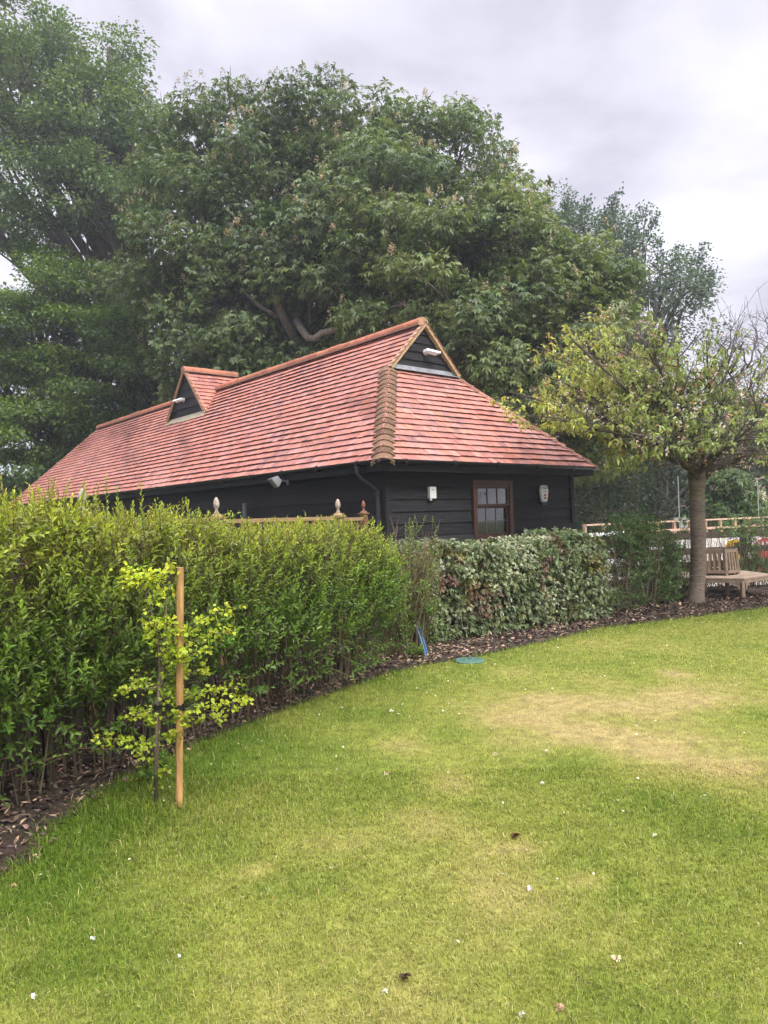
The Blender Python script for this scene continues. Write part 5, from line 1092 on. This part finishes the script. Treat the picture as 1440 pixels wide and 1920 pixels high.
# closed wood far behind, one mass
fo = MB(); n = 52000; ang = rng.uniform(-.95, .95, n); dist = rng.uniform(46, 54, n); xx, yy = np.sin(ang) * dist, np.cos(ang) * dist
hgt = (5.0 + 3.5 * fbm(ang * 30, dist * 0, 4, 77) - 2.2 * np.exp(-((ang + .46) / .1) ** 2)) * np.clip(1 - .0 * ang, 0, 1); zz_ = hgt * rng.random(n) ** .8
add_leaves(fo, np.stack([xx, yy, zz_], 1), rdir(n), rdir(n) + [0, 0, 1], rng.uniform(.45, .85, n), rng.uniform(.3, .55, n), jit((.04, .075, .032), n, .3))
tag(fo.build('woodland', M_leafm), 'dim wood closing the view far behind the trees and arena', 'wood', kind='stuff')

# ------------------------------------------------------------------ tree seat
corner = G(1397, 1130); th0 = math.atan2(-1, .10)
sc0 = corner + np.array([-.06, .93, 0]); sc0[2] = 0
se = thing('tree_bench', 'weathered teak hexagonal garden bench with slatted back beside the cherry trunk', 'bench', sc0)
TK = np.array((.30, .225, .165)); RO, RI, ZS = .93, .40, .41
ang0 = math.atan2(corner[1] - sc0[1], corner[0] - sc0[0])
def hx(r_, k, z): a = ang0 + k * pi / 3; return sc0 + np.array([cos(a) * r_, sin(a) * r_, z])
for k in range(6):
    q = MB()
    for j in range(6):   # seat slats, mitred
        ra, rb_ = RI + (RO - RI) * j / 6 + .006, RI + (RO - RI) * (j + 1) / 6 - .006
        v = [hx(ra, k + .004, ZS), hx(rb_, k + .004, ZS), hx(rb_, k + .996, ZS), hx(ra, k + .996, ZS)]; v2 = [p_ - [0, 0, .022] for p_ in v]
        # straight edges of the hexagon
        q.add(v + v2, [(0, 1, 2, 3), (4, 7, 6, 5), (0, 4, 5, 1), (1, 5, 6, 2), (2, 6, 7, 3), (3, 7, 4, 0)], TK * rng.uniform(.88, 1.15) * 1.15)
    q.build('seat_board', M_gwood, se, base=sc0)
    q = MB(); a, b = hx(RO - .04, k + .03, ZS - .055), hx(RO - .04, k + .97, ZS - .055); q.bar(a, b, .025, .06, TK * .9)
    for e, s_ in ((a, 1), (b, -1)):   # curved brackets
        d = unit(b - a) * s_
        for j in range(5):
            t0, t1 = j / 5, (j + 1) / 5; h0, h1 = .13 * (1 - t0) ** 2 + .008, .13 * (1 - t1) ** 2 + .008
            p0, p1 = e + d * (.02 + .15 * t0) - [0, 0, .03], e + d * (.02 + .15 * t1) - [0, 0, .03]; n_ = unit(np.cross(d, Zv)) * .011
            q.add([p0 - n_, p1 - n_, p1 - n_ - [0, 0, h1], p0 - n_ - [0, 0, h0], p0 + n_, p1 + n_, p1 + n_ - [0, 0, h1], p0 + n_ - [0, 0, h0]], [(0, 1, 2, 3), (4, 7, 6, 5), (3, 2, 6, 7)], TK * .85)
    q.build('apron', M_gwood, se, base=sc0)
    q = MB(); q.bar(hx(RO - .055, k, 0), hx(RO - .055, k, ZS - .024), .058, .058, TK, up=hx(1, k, 0) - sc0, bev=.005); q.build('leg', M_gwood, se, base=sc0)
    q = MB(); q.bar(hx(RI - .01, k, 0), hx(RI - .06, k, .87), .062, .05, TK * .95, up=hx(1, k + .5, 0) - sc0, bev=.006); q.build('back_post', M_gwood, se, base=sc0)
    q = MB(); a, b = hx(RI - .06, k + .07, .83), hx(RI - .06, k + .93, .83); q.bar(a, b, .028, .055, TK * .95); q.build('top_rail', M_gwood, se, base=sc0)
    q = MB(); q.bar(hx(RI - .02, k + .05, .47), hx(RI - .02, k + .95, .47), .026, .05, TK * .9); q.build('back_rail', M_gwood, se, base=sc0)
    q = MB()
    for j in range(1, 4):
        t = k + .07 + .86 * j / 5; A, B = hx(RI - .02, k + .05, .47), hx(RI - .02, k + .95, .47); C_, D_ = hx(RI - .06, k + .07, .805), hx(RI - .06, k + .93, .805); f_ = j / 4
        q.bar(A + (B - A) * f_, C_ + (D_ - C_) * f_, .014, .036, TK * rng.uniform(.85, 1.1), up=unit(B - A))
    q.build('back_slat', M_gwood, se, base=sc0)

# ------------------------------------------------------------------ paddock rails, poles, arena things
FB = np.array((.12, .088, .07)); FL = np.array((.52, .36, .26))
def rails(name, label, A, B, hs, h_post, sp, pw, rw, rh, col, top_flat=False, group=None, droph=(0, 0)):
    A, B = np.array([*A, 0.0]), np.array([*B, 0.0]); r = thing(name, label, 'fence', A, group); d = unit(B - A); L = np.linalg.norm(B - A); n_ = int(L / sp)
    for k in range(n_ + 1):
        p_ = A + (B - A) * k / n_; q = MB(); q.bar(p_ - [0, 0, .05], p_ + [0, 0, h_post], pw, pw, col * rng.uniform(.8, 1.15), up=d, bev=.006); q.build('post', M_wood, r, base=A)
    o = np.array([d[1], -d[0], 0])
    for h_ in hs:
        bay = 2 if n_ < 12 else n_
        for k in range(0, n_, bay):
            p0, p1 = A + (B - A) * k / n_, A + (B - A) * min(k + bay, n_) / n_; q = MB(); q.bar(p0 + o * (pw / 2 + rw / 2 + .002) + Zv * h_ + d * .004, p1 + o * (pw / 2 + rw / 2 + .002) + Zv * (h_ + rng.normal(0, .006)) - d * .004, rw, rh, col * rng.uniform(.85, 1.15)); q.build('rail', M_wood, r, base=A)
    if top_flat:
        q = MB(); q.bar(A + Zv * (h_post + .018), B + Zv * (h_post + .018), pw + .09, .035, col * 1.1); q.build('capping', M_wood, r, base=A)
    return r
rails('paddock_fence', 'dark brown broad-railed fence just behind the hedges', (3.85, 14.0), (12.6, 16.5), (.20, .47, .74, 1.05), 1.18, 1.75, .10, .04, .13, FB)
rails('arena_fence', 'light new timber rail fence with short uprights around the sand arena', (4.6, 16.8), (22.0, 27.5), (.5, .86, 1.07), 1.27, .62, .07, .03, .06, FL, top_flat=True)
q = MB(); b0 = P(1190, 1100, 12.75); b0[2] = 0; q.bar(b0 + [0, 0, -.02], b0 + [0, 0, .98], .10, .10, (.26, .13, .06), up=(1, .3, 0), bev=.01); tag(q.build('timber_post', M_wood, base=b0), 'short orange brown post inside the open hedge', 'post')
for (px, yt, yb, d, lab) in ((1271, 893, 975, 19.5, 'thin pale pole just left of the cherry trunk'), (1420, 897, 972, 21.5, 'thin pale pole near the right border with a wire arm')):
    t_ = P(px, yt, d); b0 = t_ * [1, 1, 0]; q = MB(); q.tube([b0, t_], .012, 8, (.50, .56, .54)); r = tag(q.build('pole', M_metal, base=b0), lab, 'pole', 'slim poles at the arena')
    if px > 1300: q = MB(); q.tube([t_ - [0, 0, .01], t_ + [.28, 0, .02]], .008, 6, (.5, .56, .54)); q.build('wire_arm', M_metal, r, base=b0)
# arena letter board
b0 = P(1282, 980, 14.2); mk = thing('letter_board', 'white arena letter board reading E beside the cherry trunk', 'sign', b0)
q = MB(); q.box((-.065, -.01, -.10), (.075, .01, .10), (.80, .79, .76), lambda v: v + b0); q.box((-.17, .012, .04), (.0, .05, .10), (.75, .66, .6), lambda v: v + b0); q.build('board', M_paint, mk, base=b0)
q = MB()
for lo, hi in (((-.02, -.014, -.055), (.0, -.0105, .055)), ((.0, -.014, -.055), (.045, -.0105, -.035)), ((.0, -.014, -.01), (.038, -.0105, .01)), ((.0, -.014, .035), (.045, -.0105, .055))): q.box(lo, hi, (.03, .03, .03), lambda v: v + b0)
q.build('lettering', M_paint, mk, base=b0)
# jump fillers and a white vehicle glimpsed through the hedge
def filler(name, label, px, py, d, w_, h_, cols, top=True):
    c = P(px, py, d); b0 = c * [1, 1, 0]; r = thing(name, label, 'jump filler', b0, 'painted jump fillers'); z1 = c[2] + h_ / 2
    th = np.linspace(0, pi, 13); q = MB(); pr = [(-w_ / 2, .02), (w_ / 2, .02)] + [(w_ / 2 * cos(t), z1 - h_ * .5 + h_ * .5 * sin(t)) for t in th]
    k = len(pr); q.add([b0 + [x, -.02, z] for x, z in pr] + [b0 + [x, .02, z] for x, z in pr], [tuple(range(k)), tuple(range(k, 2 * k))[::-1]] + [(i, k + i, k + (i + 1) % k, (i + 1) % k) for i in range(k)], cols[0]); q.build('panel', M_paint, r, base=b0)
    q = MB()
    for j in range(5): x = (j - 2) * w_ * .17; q.add([b0 + [x + dx_, -.0235, z] for dx_, z in ((-w_ * .04, z1 - h_ * .55), (w_ * .05, z1 - h_ * .6), (w_ * .03, z1 - h_ * .2), (-w_ * .05, z1 - h_ * .25))], [(0, 1, 2, 3)], cols[1])
    q.build('marking', M_paint, r, base=b0)
    for s_ in (-1, 1): q = MB(); q.bar(b0 + [s_ * w_ * .38, -.18, .03], b0 + [s_ * w_ * .38, .18, .03], .06, .05, (.6, .6, .6)); q.build('foot', M_paint, r, base=b0)
filler('jump_filler', 'round-topped yellow jump filler with dark marks behind the tree seat', 1377, 1025, 15.7, .36, .30, ((.75, .45, .02), (.16, .09, .03)))
filler('jump_filler', 'red and white jump filler at the right border', 1437, 1023, 16.2, .5, .34, ((.55, .05, .07), (.75, .7, .68)))
b0 = np.array([*P(1144, 1050, 16.0)[:2], 0.0]); vn = thing('white_car', 'white car parked on the sand, glimpsed through the hedge gap', 'car', b0)
q = MB(); cpr = [(-1.3, .25), (-1.32, .55), (-1.25, .72), (-.85, .80), (-.5, 1.08), (.4, 1.14), (.95, .88), (1.28, .76), (1.34, .5), (1.3, .25)]
k = len(cpr); v = [b0 + [x, s_ * .75 * (1 if z < .8 else .86), z] for s_ in (-1, 1) for x, z in cpr]; q.add(v, [tuple(range(k)), tuple(range(k, 2 * k))[::-1]] + [(i, k + i, k + (i + 1) % k, (i + 1) % k) for i in range(k)], (.80, .80, .79)); q.build('body', M_white, vn, base=b0)
q = MB(); q.add([b0 + [x, -.70, z] for x, z in ((-.72, .82), (.02, .83), (.02, 1.03), (-.46, 1.02))], [(0, 1, 2, 3)], (.03, .035, .04)); q.add([b0 + [x, -.70, z] for x, z in ((.10, .83), (.78, .86), (.36, 1.05), (.10, 1.04))], [(0, 1, 2, 3)], (.03, .035, .04)); q.build('side_window', M_blackp, vn, base=b0)
for s_ in (-.82, .85):
    for y_ in (-.73, .62):
        q = MB(); c = b0 + [s_, y_, .27]; q.tube([c, c + [0, .1, 0]], .27, 18, (.03, .03, .03)); wh = q.build('wheel', M_rubber, vn, base=b0); q = MB(); q.tube([c - [0, .004, 0], c + [0, .02, 0]], .15, 12, (.45, .45, .46)); q.build('rim', M_metal, wh, base=b0)
for i_, (px, d, w_, h0, h1, lab) in enumerate(((1345, 16.2, 1.9, .25, .95, 'white arena board glimpsed left of the yellow filler'), (1430, 17.5, 2.2, .2, .85, 'white arena board at the right border below the red filler'), (1235, 15.6, 1.7, .5, .95, 'white arena board seen through specks in the dark open hedge'))):
    b0 = P(px, 1000, d) * [1, 1, 0]; q = MB(); r = thing('arena_board', lab, 'board', b0, 'white boards on the arena'); q.bar(b0 + [-w_ / 2, 0, (h0 + h1) / 2], b0 + [w_ / 2, .1, (h0 + h1) / 2], .03, h1 - h0, (.78, .77, .74)); q.build('panel', M_white, r, base=b0)
    for s_ in (-.4, .4): q = MB(); q.bar(b0 + [s_ * w_, .06, 0], b0 + [s_ * w_, .06, h1 + .04], .05, .05, (.7, .68, .65), up=(1, 0, 0)); q.build('post', M_white, r, base=b0)

# ------------------------------------------------------------------ single things lying on the lawn
def bloss(px, py, sz, col, lab, name='fallen_blossom', cat='blossom', group='faded blossoms lying on the lawn'):
    b0 = G(px, py); q = MB(); n = 9; sz = sz * .46; pos = b0 + np.stack([rng.normal(0, sz * .32, n), rng.normal(0, sz * .3, n), rng.uniform(.006, .014 + sz * .25, n)], 1)
    add_palmate(q, pos, rdir(n) + [0, 0, .3], rdir(n) + [0, 0, .8], sz * .55, sz * .5, jit(col, n, .12, .04), nl=4, spread=2.4, droop=0); tag(q.build(name, M_flower, base=b0), lab, cat, group)
PK, CR_, TN = (.80, .68, .72), (.72, .56, .40), (.42, .27, .17)
for a in ((993, 1671, .035, PK, 'pinkish white blossom lying below the round dark green turf patch'), (1155, 1802, .045, CR_, 'peach coloured blossom clump on the lower right lawn'), (1048, 1896, .045, TN, 'tan dried blossom clump near the bottom of the lawn'), (722, 1864, .03, (.78, .74, .62), 'cream blossom lying at the bottom middle of the lawn'), (979, 1908, .03, (.8, .77, .68), 'white blossom at the very bottom left of the tan clump'),
          (68, 1612, .06, CR_, 'cream blossom heap at the bark edge on the left'), (22, 1664, .05, (.60, .44, .24), 'straw coloured lump at the left border of the lawn'), (336, 1799, .024, (.75, .78, .68), 'small round white blossom alone on the lower left turf'), (62, 1873, .028, (.8, .8, .76), 'white petal pair in the lower left corner'), (176, 1766, .035, (.75, .78, .66), 'pale torn blossom on the greenest lower left turf'),
          (1228, 1570, .035, (.76, .72, .6), 'off-white blossom right of the curled brown leaf'), (1016, 1472, .035, (.76, .74, .58), 'pale blossom in the middle of the lawn'), (1025, 1412, .045, (.68, .55, .38), 'buff blossom clump above the pale mid-lawn blossom'), (930, 1417, .045, (.68, .55, .38), 'buff blossom clump left of its neighbour on the dry turf'), (726, 1454, .04, (.6, .48, .36), 'buff blossom on the turf left of the dry streak'), (733, 1335, .05, (.74, .72, .62), 'white blossom clump on the turf before the straggly shrub')): bloss(*a)
for (px, py, sz, col, lab) in ((964, 1574, .07, (.14, .065, .035), 'curled dark brown leaf on a dry turf patch'), (758, 1841, .055, (.075, .045, .03), 'dark crumpled leaf on the lower lawn'), (1056, 1195, .07, (.13, .09, .05), 'dark leaf near the lawn edge before the variegated hedge'), (250, 1468, .06, (.42, .24, .14), 'pinkish brown leaf in the grass beside the sapling')):
    b0 = G(px, py); q = MB(); n = 3; add_leaves(q, b0 + np.array([[-.02, 0, .014], [.0, .01, .018], [-.01, -.01, .01]]), np.array([[1, .3, .1], [.8, -.5, .2], [1, .8, 0]]), np.array([[0, -.3, 1], [.2, .2, 1], [0, .5, .8]]), sz * .58, sz * .34, jit(col, n, .2), lance=True, fold=.4); tag(q.build('fallen_leaf', M_chip, base=b0), lab, 'leaf', 'dead leaves on the lawn')

# ------------------------------------------------------------------ haze volume added to lift the dark trees
if HAZE:
    q = MB(); q.box((-160, -70, -1.05), (160, 200, 34), (.5, .5, .5)); hm = bpy.data.materials.new('haze'); hm.use_nodes = True; ht = hm.node_tree
    ht.nodes.remove(ht.nodes['Principled BSDF']); pv = N(ht, 'ShaderNodeVolumePrincipled'); pv.inputs['Density'].default_value = HAZE; pv.inputs['Color'].default_value = (.88, .94, 1, 1); pv.inputs['Anisotropy'].default_value = .3
    ht.links.new(pv.outputs[0], ht.nodes['Material Output'].inputs['Volume']); tag(q.build('haze', hm), 'thin pale haze added to lighten the trees', 'haze', kind='stuff'); scene.cycles.volume_bounces = 0
